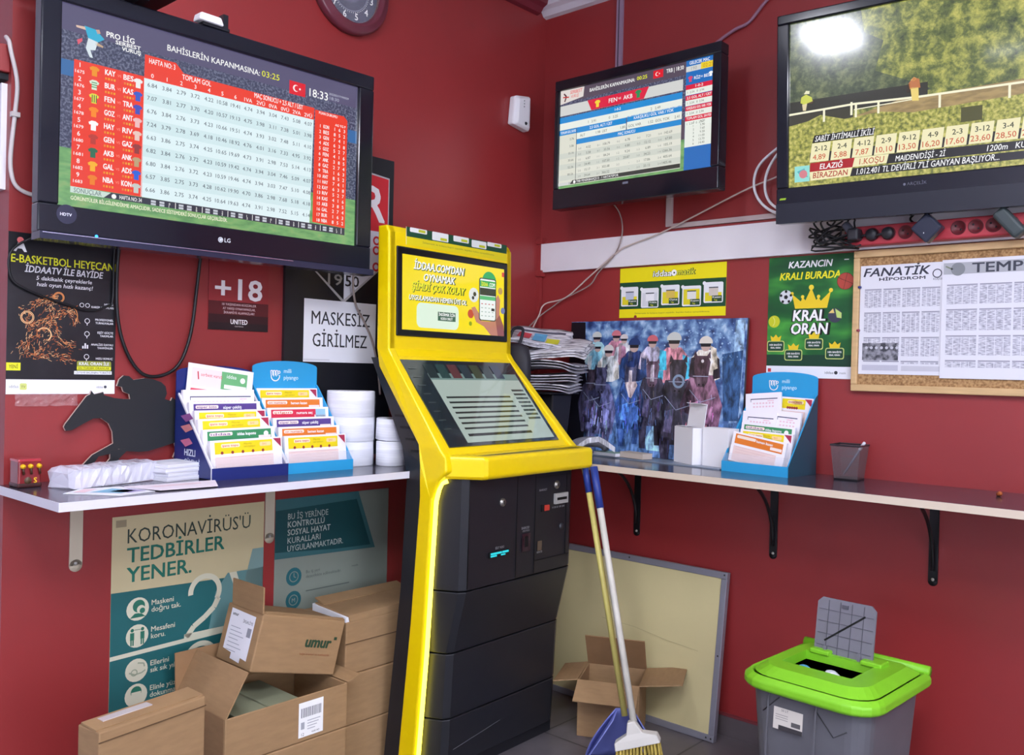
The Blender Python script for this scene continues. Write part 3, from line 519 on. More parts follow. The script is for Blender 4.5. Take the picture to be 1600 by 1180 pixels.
for z_ in (.602, .525): b.disc(X(-1.218), Z(z_), .03, C(34, 96, 104, .5), 1); b.ring(X(-1.218), Z(z_), .018, .003, GP, 2)
b.stroke([(X(-1.218), Z(.614)), (X(-1.218), Z(.602)), (X(-1.21), Z(.598))], .003, GP, 2); b.text('M', X(-1.218), Z(.518), .013, GP, 2, None, 'C', .02)
b.text('Bu iş yeri', X(-1.17), Z(.606), .01, C(80, 88, 84), 1); b.text('dezenfekte edilmektedir.', X(-1.17), Z(.59), .01, C(80, 88, 84), 1); b.text('mesafe', X(-.98), Z(.60), .007, C(80, 88, 84), 1); b.rect(X(-1.17), Z(.545), X(-.99), Z(.549), C(90, 98, 94), 1); done()
# clock
t = thing('wall_clock', 'round wall clock with maroon rim and dark dial, cut by the top edge', 'clock', (0, -1.048, 2.588), LW)
MAR = M('clock_rim_maroon', (104, 44, 58), .3, coat=.3); X90 = T3(rx=90)
obj('rim', B().lathe([(.118, 0), (.158, 0), (.160, .02), (.150, .032), (.140, .028), (.134, .038), (.124, .034), (.118, .018)], MAR, 48, X90), t)
b = B(); b.lathe([(0.0001, .006), (.120, .006), (.120, .002)], M('clock_dial', (48, 52, 84), .4), 48, X90, False)
for k in range(1, 13):
    a = R(90 - 30 * k - 12); b.text(str(k), .096 * math.cos(a), .096 * math.sin(a) - .011, .022, WH, 20, None, 'C', .02, 0)
b.ring(0, 0, .078, .002, C(150, 152, 176), 18, 40); b.disc(0, 0, .05, C(92, 90, 120), 17, 30)
for k in range(60): a = R(6 * k); b.disc(.082 * math.cos(a), .082 * math.sin(a), .0016, WH, 18, 6)
obj('dial', b, t)
obj('hour_hand', B().stroke([(0, 0), (.02, .045)], .008, C(230, 230, 240), 24), t); obj('minute_hand', B().stroke([(0, 0), (-.045, -.055)], .006, C(230, 230, 240), 26), t)
obj('glass', B().lathe([(0.0001, .024), (.08, .022), (.119, .019)], M('clock_glass', (255, 255, 255), .03, alpha=.12, spec=.8), 40, X90), t)
# motion sensor
t = thing('motion_sensor', 'white motion sensor on the left wall close to the corner', 'sensor', (0, -.182, 2.358), LW)
b = B(); b.loft([[(-.052, 0, -.055), (.05, 0, -.07), (.05, 0, .075), (-.04, 0, .062)], [(-.05, -.03, -.055), (.05, -.034, -.07), (.05, -.034, .075), (-.038, -.03, .062)], [(-.03, -.045, -.045), (.036, -.05, -.06), (.036, -.05, .065), (-.024, -.045, .052)]], WHITEP); obj('body', b, t, bevel=.008, seg=3)
obj('lens', B().lathe([(0.0001, .053), (.005, .052), (.007, .048)], BLACKP, 16, Matrix.Translation((.012, 0, -.045)) @ X90), t); obj('indicator', B().box(-.004, -.0515, .03, -.001, -.049, .034, C(120, 120, 130)).box(-.004, -.0515, .042, -.001, -.049, .046, C(120, 120, 130)).box(-.004, -.0515, .018, -.001, -.049, .022, C(120, 120, 130)), t)
# small boxes on top of / above the big television
t = thing('equipment_box', 'flat black box on the wall above the large odds television', 'box', (.02, -1.93, 2.25), LW)
obj('body', B().box(-.17, -.24, 0, .15, 0, .05, BLACKP), t, bevel=.004); [obj('bracket', B().box(x_, -.2, -.02, x_ + .02, .018, 0, BLACKP), t) for x_ in (-.1, .06)]
t = thing('web_camera', 'small black and white camera standing on top of the large odds television', 'camera', (.20, -1.665, 2.2198), LW)
obj('foot', B().box(-.03, -.012, 0, .05, .03, .008, BLACKP), t); obj('head', B().loft([[(-.045, -.02, .008), (.03, -.02, .008), (.02, -.02, .03), (-.04, -.02, .03)], [(-.045, .02, .008), (.03, .02, .008), (.02, .02, .03), (-.04, .02, .03)]], WHITEP), t, bevel=.005); obj('arm', B().box(.03, -.012, .008, .045, .012, .045, BLACKP), t)
# cables on the left wall
def cable(name, label, pts, r, m, n=6, cat='cable', group=None): return tag(obj(name, B().tube(smoothpath(pts, n), r, m, 8)), label, cat, group)
WC = M('white_cable', (208, 198, 196), .45); BC = M('black_cable', (22, 22, 26), .4); GC = M('grey_cable', (150, 136, 130), .5)
t = tag(obj('cable', B().tube(smoothpath([(-.03, -2.104, 2.12), (-.001, -2.106, 2.10), (.006, -2.104, 2.075), (.006, -2.088, 2.0), (.006, -2.092, 1.918), (.006, -2.1, 1.82), (.006, -2.098, 1.77), (.006, -2.085, 1.737), (.006, -2.05, 1.722), (.01, -1.99, 1.72), (.05, -1.93, 1.74)], 6), .0055, WC)), 'pale cable looping down the wall left of the large odds television', 'cable')
obj('cable_clip', B().box(0, -2.102, 1.912, .014, -2.082, 1.924, WC), t)
cable('cable', 'thin black cable looping over the spark poster', [(.08, -2.0, 1.63), (.02, -2.043, 1.613), (.01, -2.096, 1.57), (.01, -2.096, 1.507), (.012, -2.064, 1.478), (.012, -1.985, 1.452), (.012, -1.902, 1.432), (.012, -1.85, 1.448), (.012, -1.836, 1.47), (.012, -1.834, 1.604), (.05, -1.83, 1.66)], .0032, BC)
cable('cable', 'thick black cable hanging in a long loop between the spark poster and the +18 sign', [(.05, -1.815, 1.68), (.02, -1.826, 1.60), (.016, -1.826, 1.446), (.016, -1.804, 1.341), (.016, -1.757, 1.268), (.016, -1.70, 1.257), (.016, -1.642, 1.291), (.016, -1.606, 1.386), (.016, -1.588, 1.538), (.03, -1.586, 1.62), (.06, -1.586, 1.70)], .005, BC)
cable('cable', 'grey cable crossing the white no-mask notice', [(.10, -1.05, 1.66), (.05, -1.04, 1.60), (.022, -1.005, 1.513), (.02, -.961, 1.449), (.02, -.925, 1.384), (.02, -.90, 1.30), (.02, -.885, 1.2)], .004, GC)
t = thing('junction_box', 'red-painted cable box on the wall edge at the far left', 'junction box', (-.02, -2.1, 2.06)); obj('cover', B().box(-.06, -.03, -.035, .012, 0, .035, WALL), t, bevel=.003); obj('terminal', B().box(-.06, -.02, -.052, .0, 0, -.036, BLACKP), t)
tag(obj('cable_duct', B().box(-.09, -.014, -.27, -.02, 0, 0, WHITEP), None, (-.006, -2.1, 2.0)), 'white vertical cable duct at the left edge of the photo', 'cable duct')

# ---------------------------------------------------------------- things on the right wall
GRN = ramp_mat('poster_green', [(.3, (16, 66, 40)), (.5, (26, 96, 44)), (.62, (70, 160, 60)), (.72, (30, 104, 48))], 5, 3, rough=.35, stretch=(.6, 1, 1.6)); DG = C(24, 74, 48)
b, w, h, done = wall_sheet('poster', 'yellow and green landscape poster with five square pictures under the white strip', 'poster', False, .419, .887, 1.516, 1.712, C(238, 224, 20), .001)
X = lambda x: x - .653
Z = lambda z: z - 1.614
b.rect(-w, Z(1.55), w, Z(1.655), DG, 1)
b.text('iddaa', X(.573), Z(1.672), .022, DG, 1, .084, bold=.09, sh=.15); b.text('iddaa', X(.573), Z(1.672), .022, WH, 2, .082, bold=.025, sh=.15); b.disc(X(.667), Z(1.683), .012, WH, 2); b.disc(X(.668), Z(1.683), .004, BK, 3, 5); b.text('matik', X(.68), Z(1.674), .022, DG, 1, .078, bold=.09, sh=.15); b.text('matik', X(.68), Z(1.674), .022, C(226, 224, 60), 2, .076, bold=.025, sh=.15)
for k, (x, z) in enumerate(((.467, 1.599), (.561, 1.591), (.653, 1.599), (.745, 1.592), (.836, 1.602))):
    b.rrect(X(x) - .04, Z(z) - .038, X(x) + .04, Z(z) + .038, .006, C(232, 234, 238), 2); b.rect(X(x) - .034, Z(z) - .032, X(x) + .034, Z(z) + (.0, .02, .012, .026, .0)[k], C(226, 212, 40) if k != 1 else C(214, 216, 224), 3)
    b.rect(X(x) - .018, Z(z) - .012, X(x) + .02, Z(z) + .018, (C(190, 196, 214), C(236, 236, 240), C(220, 190, 90), C(230, 230, 226), C(210, 200, 190))[k], 4); b.rect(X(x) - .018, Z(z) + .016, X(x) + .02, Z(z) + .02, C(60, 70, 80), 5); b.disc(X(x) - .038, Z(z) + .035, .007, C(232, 234, 238), 3)
    b.rect(X(x) - .005, Z(z) - .034, X(x) + .036, Z(z) - .012, C(40, 74, 46), 5); b.text(('Kupon', 'Yükle', 'Oyna', 'Kupon', 'Kazan')[k], X(x) - .002, Z(z) - .021, .0065, WH, 6, .034, bold=.02); b.text('Yap', X(x) + .004, Z(z) - .031, .006, C(220, 220, 60), 6, bold=.02)
b.text('İddaamatik ile kolayca kupon yapabilir, bayiden hızlıca oynayabilirsiniz.', -.16, Z(1.53), .005, C(120, 124, 60), 1, .33); b.disc(X(.496), Z(1.519), .007, WALL, 1, 8); done()
b, w, h, done = wall_sheet('poster', 'green poster with a yellow crown above large white letters, left of the cork board', 'poster', False, 1.052, 1.352, 1.296, 1.713, GRN)
X = lambda x: x - 1.202
Z = lambda z: z - 1.5045
b.rect(-w, Z(1.336), w, Z(1.375), C(20, 62, 44), 1); b.text('KAZANCIN', X(1.20), Z(1.673), .022, WH, 3, .15, 'C', .03, .18); b.text('KRALI BURADA', X(1.20), Z(1.633), .024, C(236, 228, 40), 3, .212, 'C', .03, .18)
b.flat([(X(1.14), Z(1.583)), (X(1.152), Z(1.533)), (X(1.264), Z(1.533)), (X(1.276), Z(1.590)), (X(1.242), Z(1.557)), (X(1.234), Z(1.57)), (X(1.226), Z(1.56)), (X(1.208), Z(1.603)), (X(1.188), Z(1.56)), (X(1.178), Z(1.573)), (X(1.172), Z(1.557))], C(236, 204, 40), 3)
for x, z, r_ in ((1.14, 1.585, .006), (1.178, 1.573, .006), (1.208, 1.604, .009), (1.234, 1.572, .006), (1.276, 1.592, .007)): b.disc(X(x), Z(z), r_, C(240, 214, 60), 4)
for s_, z_, wd in (('KRAL', 1.49, .112), ('ORAN', 1.445, .126)):
    b.text(s_, X(1.204), Z(z_), .037, BK, 4, wd + .008, 'C', .08, .1); b.text(s_, X(1.202), Z(z_) + .001, .036, WH, 5, wd, 'C', .035, .1)
b.disc(X(1.118), Z(1.574), .024, C(214, 218, 222), 3); b.disc(X(1.118), Z(1.574), .008, BK, 4, 5)
for k in range(5): a = R(90 + 72 * k); b.disc(X(1.118) + .019 * math.cos(a), Z(1.574) + .019 * math.sin(a), .0055, BK, 4, 5)
b.disc(X(1.324), Z(1.62), .028, C(176, 70, 56), 3); b.ring(X(1.324), Z(1.62), .0285, .0015, C(90, 40, 36), 4); b.stroke([(X(1.30), Z(1.632)), (X(1.35), Z(1.61))], .0015, C(90, 40, 36), 4); b.stroke([(X(1.318), Z(1.593)), (X(1.33), Z(1.647))], .0015, C(90, 40, 36), 4)
b.disc(X(1.077), Z(1.49), .021, C(198, 204, 40), 3); b.ring(X(1.06), Z(1.49), .02, .0015, C(230, 232, 160), 4, 12, -50, 50); b.disc(X(1.292), Z(1.507), .024, C(60, 62, 80), 3); b.flat([(X(1.292), Z(1.53)), (X(1.314), Z(1.515)), (X(1.314), Z(1.497)), (X(1.298), Z(1.50))], C(190, 214, 120), 4); b.flat([(X(1.27), Z(1.515)), (X(1.285), Z(1.53)), (X(1.29), Z(1.515))], C(226, 200, 120), 4)
for x, z in ((1.085, 1.404), (1.150, 1.374), (1.222, 1.412), (1.294, 1.38)):
    b.rrect(X(x) - .032, Z(z) - .019, X(x) + .032, Z(z) + .019, .007, C(196, 210, 120), 3); b.rrect(X(x) - .029, Z(z) - .016, X(x) + .029, Z(z) + .016, .006, C(24, 66, 46), 4); b.text('HER BAHİSTE', X(x), Z(z) + .002, .0055, WH, 5, .046, 'C', .03); b.text('KRAL ORAN', X(x), Z(z) - .008, .0055, WH, 5, .036, 'C', .03)
    b.flat([(X(x) - .02, Z(z) + .037), (X(x) - .016, Z(z) + .018), (X(x) + .016, Z(z) + .018), (X(x) + .02, Z(z) + .037), (X(x) + .009, Z(z) + .03), (X(x), Z(z) + .041), (X(x) - .009, Z(z) + .03)], C(230, 200, 40), 5)
b.rect(-w, Z(1.296), w, Z(1.336), C(232, 234, 242), 2); b.rect(X(1.058), Z(1.315), X(1.07), Z(1.327), C(200, 60, 70), 3); b.text('iddaa', X(1.262), Z(1.312), .008, C(60, 66, 70), 3, .03); b.disc(X(1.3), Z(1.316), .006, C(50, 54, 60), 3); b.text('matik', X(1.312), Z(1.312), .007, C(120, 126, 130), 3, .022); b.rect(X(1.318), Z(1.69), X(1.334), Z(1.693), WH, 4); done()
# cork board
t = thing('cork_board', 'cork notice board in a pale wooden frame under the red power strip', 'notice board', (1.356, 0, 1.258))
CORK = ramp_mat('cork', [(.35, (132, 98, 62)), (.5, (164, 126, 84)), (.65, (186, 150, 104))], 140, 6, rough=.9); PINE = M('pale_pine', (206, 172, 124), .5, noise=.1, nscale=10, stretch=(1, 1, 8))
obj('cork_panel', B().box(.02, -.012, .02, .90, -.001, .435, CORK), t)
for q in ((0, -.022, 0, .92, 0, .022), (0, -.022, .433, .92, 0, .456)): obj('frame_rail', B().box(*q, PINE), t, bevel=.003)
for q in ((0, -.022, .022, .02, 0, .433), (.90, -.022, .022, .92, 0, .433)): obj('frame_rail', B().box(*q, PINE), t, bevel=.003)
NEWS = ramp_mat('newsprint_columns', [(.38, (150, 150, 164)), (.5, (192, 192, 204)), (.62, (220, 220, 228))], 150, 5, rough=.8, stretch=(.5, 1, 2.4))
def newspage(name, label, x0, x1, z0, z1, cols, head, off):
    b = B(); w_, h_ = (x1 - x0) / 2, (z1 - z0) / 2; b.box(-w_, 0, -h_, w_, .0012, h_, M('newspaper_sheet', (222, 222, 230), .8)); head(b, w_, h_); top = h_ - .075; cw_ = 2 * (w_ - .012) / cols; dk_ = C(60, 60, 74)
    for c in range(cols):
        z = top
        for hh in (.075, .08, .075, .06):
            if z - hh < -h_ + .02: hh = z + h_ - .02
            if hh < .015: break
            xx = -w_ + .012 + c * cw_
            if not (c < cols / 2 and name == 'newspaper_page' and z < -.06 and head.__name__ == 'hipo'): b.rect(xx + .003, z - hh + .014, xx + cw_ - .003, z - .006, NEWS, 1)
            b.rect(xx + .003, z - .005, xx + cw_ - .003, z - .001, C(150, 150, 164), 1)
            for k in range(3): b.rect(xx + cw_ * (.25 + .25 * k), z - hh + .014, xx + cw_ * (.25 + .25 * k) + .002, z - .006, C(222, 222, 230), 2)
            z -= hh
    return tag(obj(name, b, None, ((x0 + x1) / 2, -.0145 - off, (z0 + z1) / 2)), label, 'newspaper')
def hipo(b, w_, h_):
    b.text('FANATİK', -w_ + .01, h_ - .035, .026, C(50, 52, 66), 1, .20, bold=.03, sh=.3); b.text('HİPODROM', -w_ + .06, h_ - .05, .009, C(50, 52, 66), 1, .14, bold=.05); b.ring(w_ - .025, h_ - .035, .014, .003, C(60, 62, 76), 2); b.text('KÜÇÜK', w_ - .036, h_ - .055, .006, C(60, 62, 76), 2)
    b.rect(-w_ + .012, -h_ + .045, -.005, -h_ + .1, ramp_mat('news_photo', [(.4, (60, 62, 70)), (.6, (150, 150, 160))], 50, 5, rough=.8), 3); b.rect(.005, -h_ + .012, w_ - .01, -h_ + .028, C(196, 196, 206), 2); b.rect(-w_ + .012, -h_ + .012, -.005, -h_ + .03, C(190, 190, 204), 2)
    for k in range(7): b.disc(-w_ + .025 + .016 * k, -h_ + .085, .005, C(190, 190, 200), 4, 8)
def tempo(b, w_, h_):
    b.rect(-w_ + .004, h_ - .045, w_, h_ - .01, C(170, 172, 178), 1); b.text('TEMPOCU', -w_ + .085, h_ - .042, .028, C(56, 60, 72), 2, .26, bold=.03); b.disc(-w_ + .045, h_ - .03, .02, C(130, 134, 138), 2); b.stroke([(-w_ + .01, h_ - .02), (-w_ + .03, h_ - .03)], .004, C(120, 130, 110), 2)
newspage('newspaper_page', 'left newspaper racing page pinned on the cork board', 1.378, 1.638, 1.314, 1.664, 4, hipo, 0); newspage('newspaper_page', 'right newspaper page with a grey masthead pinned on the cork board', 1.628, 2.02, 1.306, 1.668, 4, tempo, .003)
for k, (x, z) in enumerate(((1.378, 1.595), (1.377, 1.455))): tag(obj('push_pin', B().lathe([(.0001, .012), (.004, .011), (.0045, .008), (.003, .006), (.005, .001), (.0001, 0)], M('pin_' + 'br'[k], ((50, 60, 130), (150, 50, 70))[k], .3), 12, Matrix.Translation((x, -.016, z)) @ X90)), ('blue push pin at the upper left edge of the newspaper', 'red push pin at the lower left edge of the newspaper')[k], 'push pin')
# power strip
t = thing('power_strip', 'long red multi-socket power strip screwed above the cork board', 'power strip', (1.34, -.021, 1.756))
PINK = M('power_strip_red', (176, 56, 66), .4, noise=.06, nscale=20)
obj('body', B().box(0, -.045, -.032, .62, .003, .030, PINK), t, bevel=.006, seg=3)
SX = [.041, .091, .141, .192, .268, .344, .392, .439, .486, .54]
for k, x in enumerate(SX):
    if k in (4,): continue
    s_ = obj('socket', B().lathe([(.0215, .0450), (.0215, .047), (.0188, .047), (.0184, .0458), (.0001, .0456)], M('socket_red', (96, 28, 36), .45), 24, Matrix.Translation((x, 0, 0)) @ X90), t)
    obj('contact', B().lathe([(.0001, .0468), (.003, .0467), (.003, .045)], BLACKP, 8, Matrix.Translation((x - .007, 0, .006)) @ X90).lathe([(.0001, .0468), (.003, .0467), (.003, .045)], BLACKP, 8, Matrix.Translation((x + .007, 0, -.006)) @ X90), s_)
obj('rocker_switch', B().box(.012, -.049, -.022, .028, -.044, -.008, BLACKP), t, bevel=.002)
PL = M('dark_plug', (38, 38, 44), .4)
for k, (x, lab) in enumerate(((.091, 'flat round black plug in the second socket of the red power strip'), (.141, 'flat round black plug in the third socket of the red power strip'))):
    q = thing('power_plug', lab, 'plug', (1.34 + x, -.063, 1.756)); obj('body', B().lathe([(.018, 0), (.018, .018), (.015, .022), (.0001, .022)], PL, 20, X90), q); obj('cord_stub', B().tube([(0, -.012, 0), (-.02, -.016, -.002), (-.036, -.016, -.006)], .004, PL), q)
q = thing('power_plug', 'long angled grey plug at the left end of the red power strip', 'plug', (1.381, -.063, 1.756)); obj('body', B().box(-.016, -.045, -.018, .018, 0, .02, PL), q, (0, 0, 0), (0, 0, 0), .006, 3); obj('grip', B().box(-.012, -.04, 0, .012, -.012, .05, M('grey_plug', (74, 76, 88), .4)), q, (0, 0, 0), (0, R(-38), 0), .006, 3)
q = thing('power_plug', 'dark slanted plug at the right end of the red power strip by the photo edge', 'plug', (1.826, -.063, 1.756)); obj('body', B().box(-.02, -.05, -.05, .02, 0, .045, M('green_grey_plug', (60, 70, 72), .4)), q, (0, 0, 0), (0, R(-40), 0), .01, 3)
q = thing('power_adapter', 'square black adapter turned on its corner, plugged into the red power strip', 'power adapter', (1.608, -.067, 1.756)); obj('body', B().box(-.033, -.055, -.033, .033, -.012, .033, M('adapter_dark', (46, 50, 66), .25)), q, (0, 0, 0), (0, R(45), 0), .007, 3); obj('plug_base', B().lathe([(.02, 0), (.02, .015)], PL, 20, X90), q); obj('status_light', B().box(-.006, -.0556, -.018, -.004, -.0545, -.014, WH), q)
cable('cable', 'black cord from the adapter up behind the horse race television', [(1.56, -.05, 1.778), (1.54, -.05, 1.80), (1.58, -.045, 1.83), (1.66, -.05, 1.86)], .0035, BC)
rr = random.Random(5); b = B()
for k in range(7):
    x = 1.25 + .022 * k; pts = [(x + .02, -.10, 1.84), (x, -.09, 1.80)]
    for j in range(4): pts.append((1.26 + rr.uniform(-.03, .13), -.05 - rr.uniform(0, .05), 1.79 - rr.uniform(0, .075)))
    pts += [(1.33 + .01 * k, -.075, 1.75 - .006 * k)]; b.tube(smoothpath(pts, 6), .0032, BC, 6)
tag(obj('cable_bundle', b), 'tangle of black cables hanging under the horse race television', 'cables')
# cable trunking and loose cables on the right wall
tag(obj('cable_duct', B().box(.376, -.012, 2.42, .404, 0, H - .06, M('duct_mauve', (150, 128, 150), .4)).box(.386, -.013, 2.42, .390, -.011, H - .06, C(60, 50, 66))), 'vertical cable duct from the ceiling down to the middle television', 'cable duct')
t = tag(obj('cable_duct', B().box(.63, -.012, 1.858, .655, 0, 2.02, M('duct_pale', (190, 172, 170), .5))), 'short pale cable duct under the middle television running along the white strip', 'cable duct'); obj('run', B().box(.655, -.012, 1.85, 1.30, 0, 1.868, _m['duct_pale']), t)
cable('cable', 'thin pale cable from the middle television down toward the newspapers', [(.417, -.1, 1.98), (.43, -.035, 1.93), (.442, -.028, 1.85), (.41, -.026, 1.77), (.33, -.026, 1.70), (.28, -.02, 1.65), (.15, -.02, 1.60), (.087, -.02, 1.567), (.04, -.04, 1.53), (.03, -.1, 1.48)], .0028, GC)
cable('cable', 'long pale cable running diagonally across the white strip to the horse race television', [(1.15, -.05, 2.02), (1.09, -.03, 1.991), (.956, -.026, 1.955), (.642, -.026, 1.842), (.483, -.026, 1.80), (.423, -.026, 1.777), (.284, -.024, 1.686), (.16, -.02, 1.605), (.06, -.035, 1.58), (.05, -.06, 1.53), (.06, -.12, 1.46)], .0032, M('cream_cable', (196, 178, 170), .5))
cable('cable', 'outer white cable loop beside the horse race television', [(1.18, -.04, 2.13), (1.085, -.03, 2.088), (1.02, -.03, 2.04), (1.0, -.03, 1.985), (1.012, -.03, 1.93), (1.05, -.03, 1.885), (1.10, -.03, 1.86), (1.18, -.035, 1.84)], .005, WHITEP)
cable('cable', 'inner white cable loop beside the horse race television', [(1.18, -.06, 2.11), (1.10, -.045, 2.07), (1.058, -.045, 2.01), (1.05, -.045, 1.95), (1.07, -.045, 1.90), (1.12, -.045, 1.865), (1.18, -.05, 1.85)], .005, WHITEP)
cable('cable', 'mauve cable from the upper right down behind the middle television', [(1.16, -.01, 2.72), (1.02, -.01, 2.62), (.955, -.01, 2.56), (.90, -.012, 2.545), (.83, -.012, 2.515), (.75, -.02, 2.46), (.70, -.05, 2.40)], .006, M('mauve_cable', (150, 110, 130), .45))

# ---------------------------------------------------------------- shelves
SZ = .975
SHTOP = M('shelf_dark_laminate', (64, 60, 72), .16, noise=.05, nscale=20, spec=.6)
EDGE = M('shelf_pale_edge', (206, 190, 172), .4); EDGEW = M('shelf_white_edge', (216, 214, 222), .4)
t = thing('wall_shelf', 'dark laminate shelf with white edge along the left wall', 'shelf', (0, -2.115, SZ))
b = B(); b.box(0.001, 0, -.022, .385, 1.735, -.0005, EDGEW); b.box(.003, .002, -.0005, .383, 1.733, 0, SHTOP); obj('board', b, t)
BRC = M('bracket_cream', (196, 186, 164), .4); BRB = M('bracket_black', (26, 27, 30), .35)
def bracket(t, x, y, m, wid, drop, reach, left):
    X = T3((x, y, -.023), rz=90 if left else 0)
    b = B(); b.box(-wid / 2, -.005, -drop, wid / 2, -.001, 0, m, X); b.box(-wid / 2, -reach, -.004, wid / 2, -.004, 0, m, X)
    b.lathe([(wid / 2, -.004), (wid / 2, 0.0), (.0001, 0)], m, 16, X @ Matrix.Translation((0, -.005, -drop)) @ X90)
    o = obj('bracket', b, t)
    if not left:
     b = B(); n = 10
     b.tube([X @ Vector((0, -.008 - (reach - .06) * (1 - math.cos(R(90 * k / n))), -drop * .86 * (1 - math.sin(R(90 * k / n))) - .004)) for k in range(n + 1)], .006, m, 8); obj('brace', b, o)
    obj('screw', B().lathe([(.0001, .009), (.004, .008), (.005, .005)], C(170, 168, 160, .3), 12, X @ Matrix.Translation((0, 0, -drop + .006)) @ X90), o)
for y in (.197, .80): bracket(t, 0, y, BRC, .034, .21, .26, True)
t = thing('wall_shelf', 'long dark laminate shelf with pale edge along the right wall', 'shelf', (.002, 0, SZ))
b = B(); b.box(0.384, -.395, -.022, 3.2, -.001, -.0005, EDGE); b.box(.384, -.393, -.0005, 3.2, -.002, 0, SHTOP); b.box(0, -.38, -.022, .384, -.001, -.0005, EDGE); b.box(0, -.38, -.0005, .384, -.002, 0, SHTOP); obj('board', b, t)
for x in (.527, 1.094, 1.62, 2.4): bracket(t, x, 0, BRB, .028, .275, .30, False)

# ---------------------------------------------------------------- left shelf: toy, papers, horse
t = thing('toy_cart', 'small dark red toy cart with yellow knobs at the left end of the shelf', 'toy', (.065, -2.072, SZ), LW)
TR = M('toy_red', (126, 28, 32), .25, coat=.4)
obj('body', B().box(-.027, -.03, .004, .027, .026, .066, TR).box(-.029, -.032, .0, .029, .028, .012, M('toy_base', (60, 22, 22), .4)), t, bevel=.004, seg=3)
obj('top_rail', B().box(-.028, -.031, .064, .028, .027, .072, M('toy_top', (170, 50, 60), .2, coat=.5)), t, bevel=.003)
for k, x in enumerate((-.017, .001, .021)): obj('knob', B().lathe([(.0001, .01), (.0055, .007), (.006, .0)], M('toy_yellow', (232, 180, 30), .3), 14, Matrix.Translation((x, -.03, .054)) @ X90).tube([(x, -.033, .052), (x + .002, -.034, .034)], .003, M('toy_brown', (70, 40, 24), .5)), t)
obj('wheel', B().lathe([(.0001, .003), (.007, .003), (.009, 0)], M('toy_wheel', (80, 60, 40), .4), 18, Matrix.Translation((-.004, -.03, .018)) @ X90), t)
b = B(); b.text('S', .009, .012, .013, C(236, 190, 40), 80, None, 'L', .03); obj('letter', b, t)
# horse and rider cut-out
hb = [(0, 930), (0, 905), (235, 890), (330, 795), (515, 700), (505, 600), (470, 530), (400, 485), (330, 490), (250, 530), (150, 585), (95, 592), (78, 560), (90, 535), (270, 300), (300, 285), (310, 255), (335, 285), (400, 268), (415, 262), (425, 290), (520, 312), (600, 318), (665, 318), (655, 275), (600, 255), (585, 215), (540, 208), (560, 150), (600, 115), (650, 118), (690, 150), (800, 130), (880, 136), (960, 160), (1005, 195), (1020, 260), (1000, 310), (1060, 325), (1075, 295), (1110, 315), (1150, 300), (1190, 250), (1135, 170), (1150, 95), (1230, 60), (1300, 120), (1330, 420), (1330, 640), (1280, 740), (1250, 860), (1330, 840), (1330, 930)]
hz = lambda p: ((p[0] - 650) * .000302, .030 + (930 - p[1] - (p[0]) * .030) * .000322 - .004)
t = thing('horse_cutout', 'flat black cut-out of a galloping horse with jockey standing on the shelf', 'figure', (.018, -1.7905, SZ), LW)
BKB = M('cutout_black', (30, 32, 36), .5); EDW = M('cutout_pale_edge', (200, 176, 164), .6)
upper = hb[4:-4]
pieces = [upper[:upper.index((1330, 640)) + 1] + [(1110, 700), (1000, 732), (850, 772), (760, 778), (640, 770), (560, 745)],
          [(515, 700), (570, 700), (560, 760), (490, 790), (385, 810), (335, 882), (330, 915), (225, 915), (235, 890), (330, 795)],
          [(490, 760), (640, 745), (640, 770), (575, 830), (545, 872), (545, 915), (440, 915), (445, 880), (490, 830)],
          [(1100, 690), (1330, 620), (1330, 920), (1250, 920), (1098, 835), (1130, 760)]]
b = B()
for k, pc in enumerate(pieces):
    pts = [hz(p) for p in pc]; n = len(pts); th = .004 + .0001 * k; vs = [(x, -th, z) for x, z in pts] + [(x, th, z) for x, z in pts]
    b.add(vs, [tuple(range(n)), tuple(range(2 * n - 1, n - 1, -1))], BKB); b.add(vs, [(i, (i + 1) % n, n + (i + 1) % n, n + i) for i in range(n)], EDW)
obj('silhouette', b, t)
obj('base', B().box(-.195, -.014, 0, .2, .014, .02, BKB).box(-.195, -.006, .02, .2, .006, .03, BKB), t)
# wrapped stack of slips
t = thing('paper_stack', 'long stack of slips wrapped in clear crumpled film', 'paper stack', (.125, -1.897, SZ), (0, 0, R(104)))
obj('sheets', B().box(-.122, -.045, .001, .122, .045, .044, ramp_mat('slip_edges', [(.4, (214, 214, 226)), (.5, (236, 236, 244)), (.6, (222, 206, 216))], 8, 2, rough=.7, stretch=(1, 1, 40))), t)
rnd = random.Random(11); b = B(); ring = []
for i in range(25):
    x = -.133 + .266 * i / 24; e = .006 * (1 - abs(i - 12) / 12); q = .75 if i in (0, 24) else 1
    ring.append([(x + rnd.uniform(-.004, .004), sy_ * (.048 + rnd.uniform(-.003, .005)) * q, zz * q + rnd.uniform(-.002, .004) + .002) for sy_, zz in ((-1, .001), (-1, .025), (-1, .047), (-.3, .051), (.4, .05), (1, .047), (1, .02), (1, .001))])
b.loft(ring, M('wrap_film', (235, 236, 250), .15, alpha=.42, spec=.8), smooth=False); obj('film_wrap', b, t)
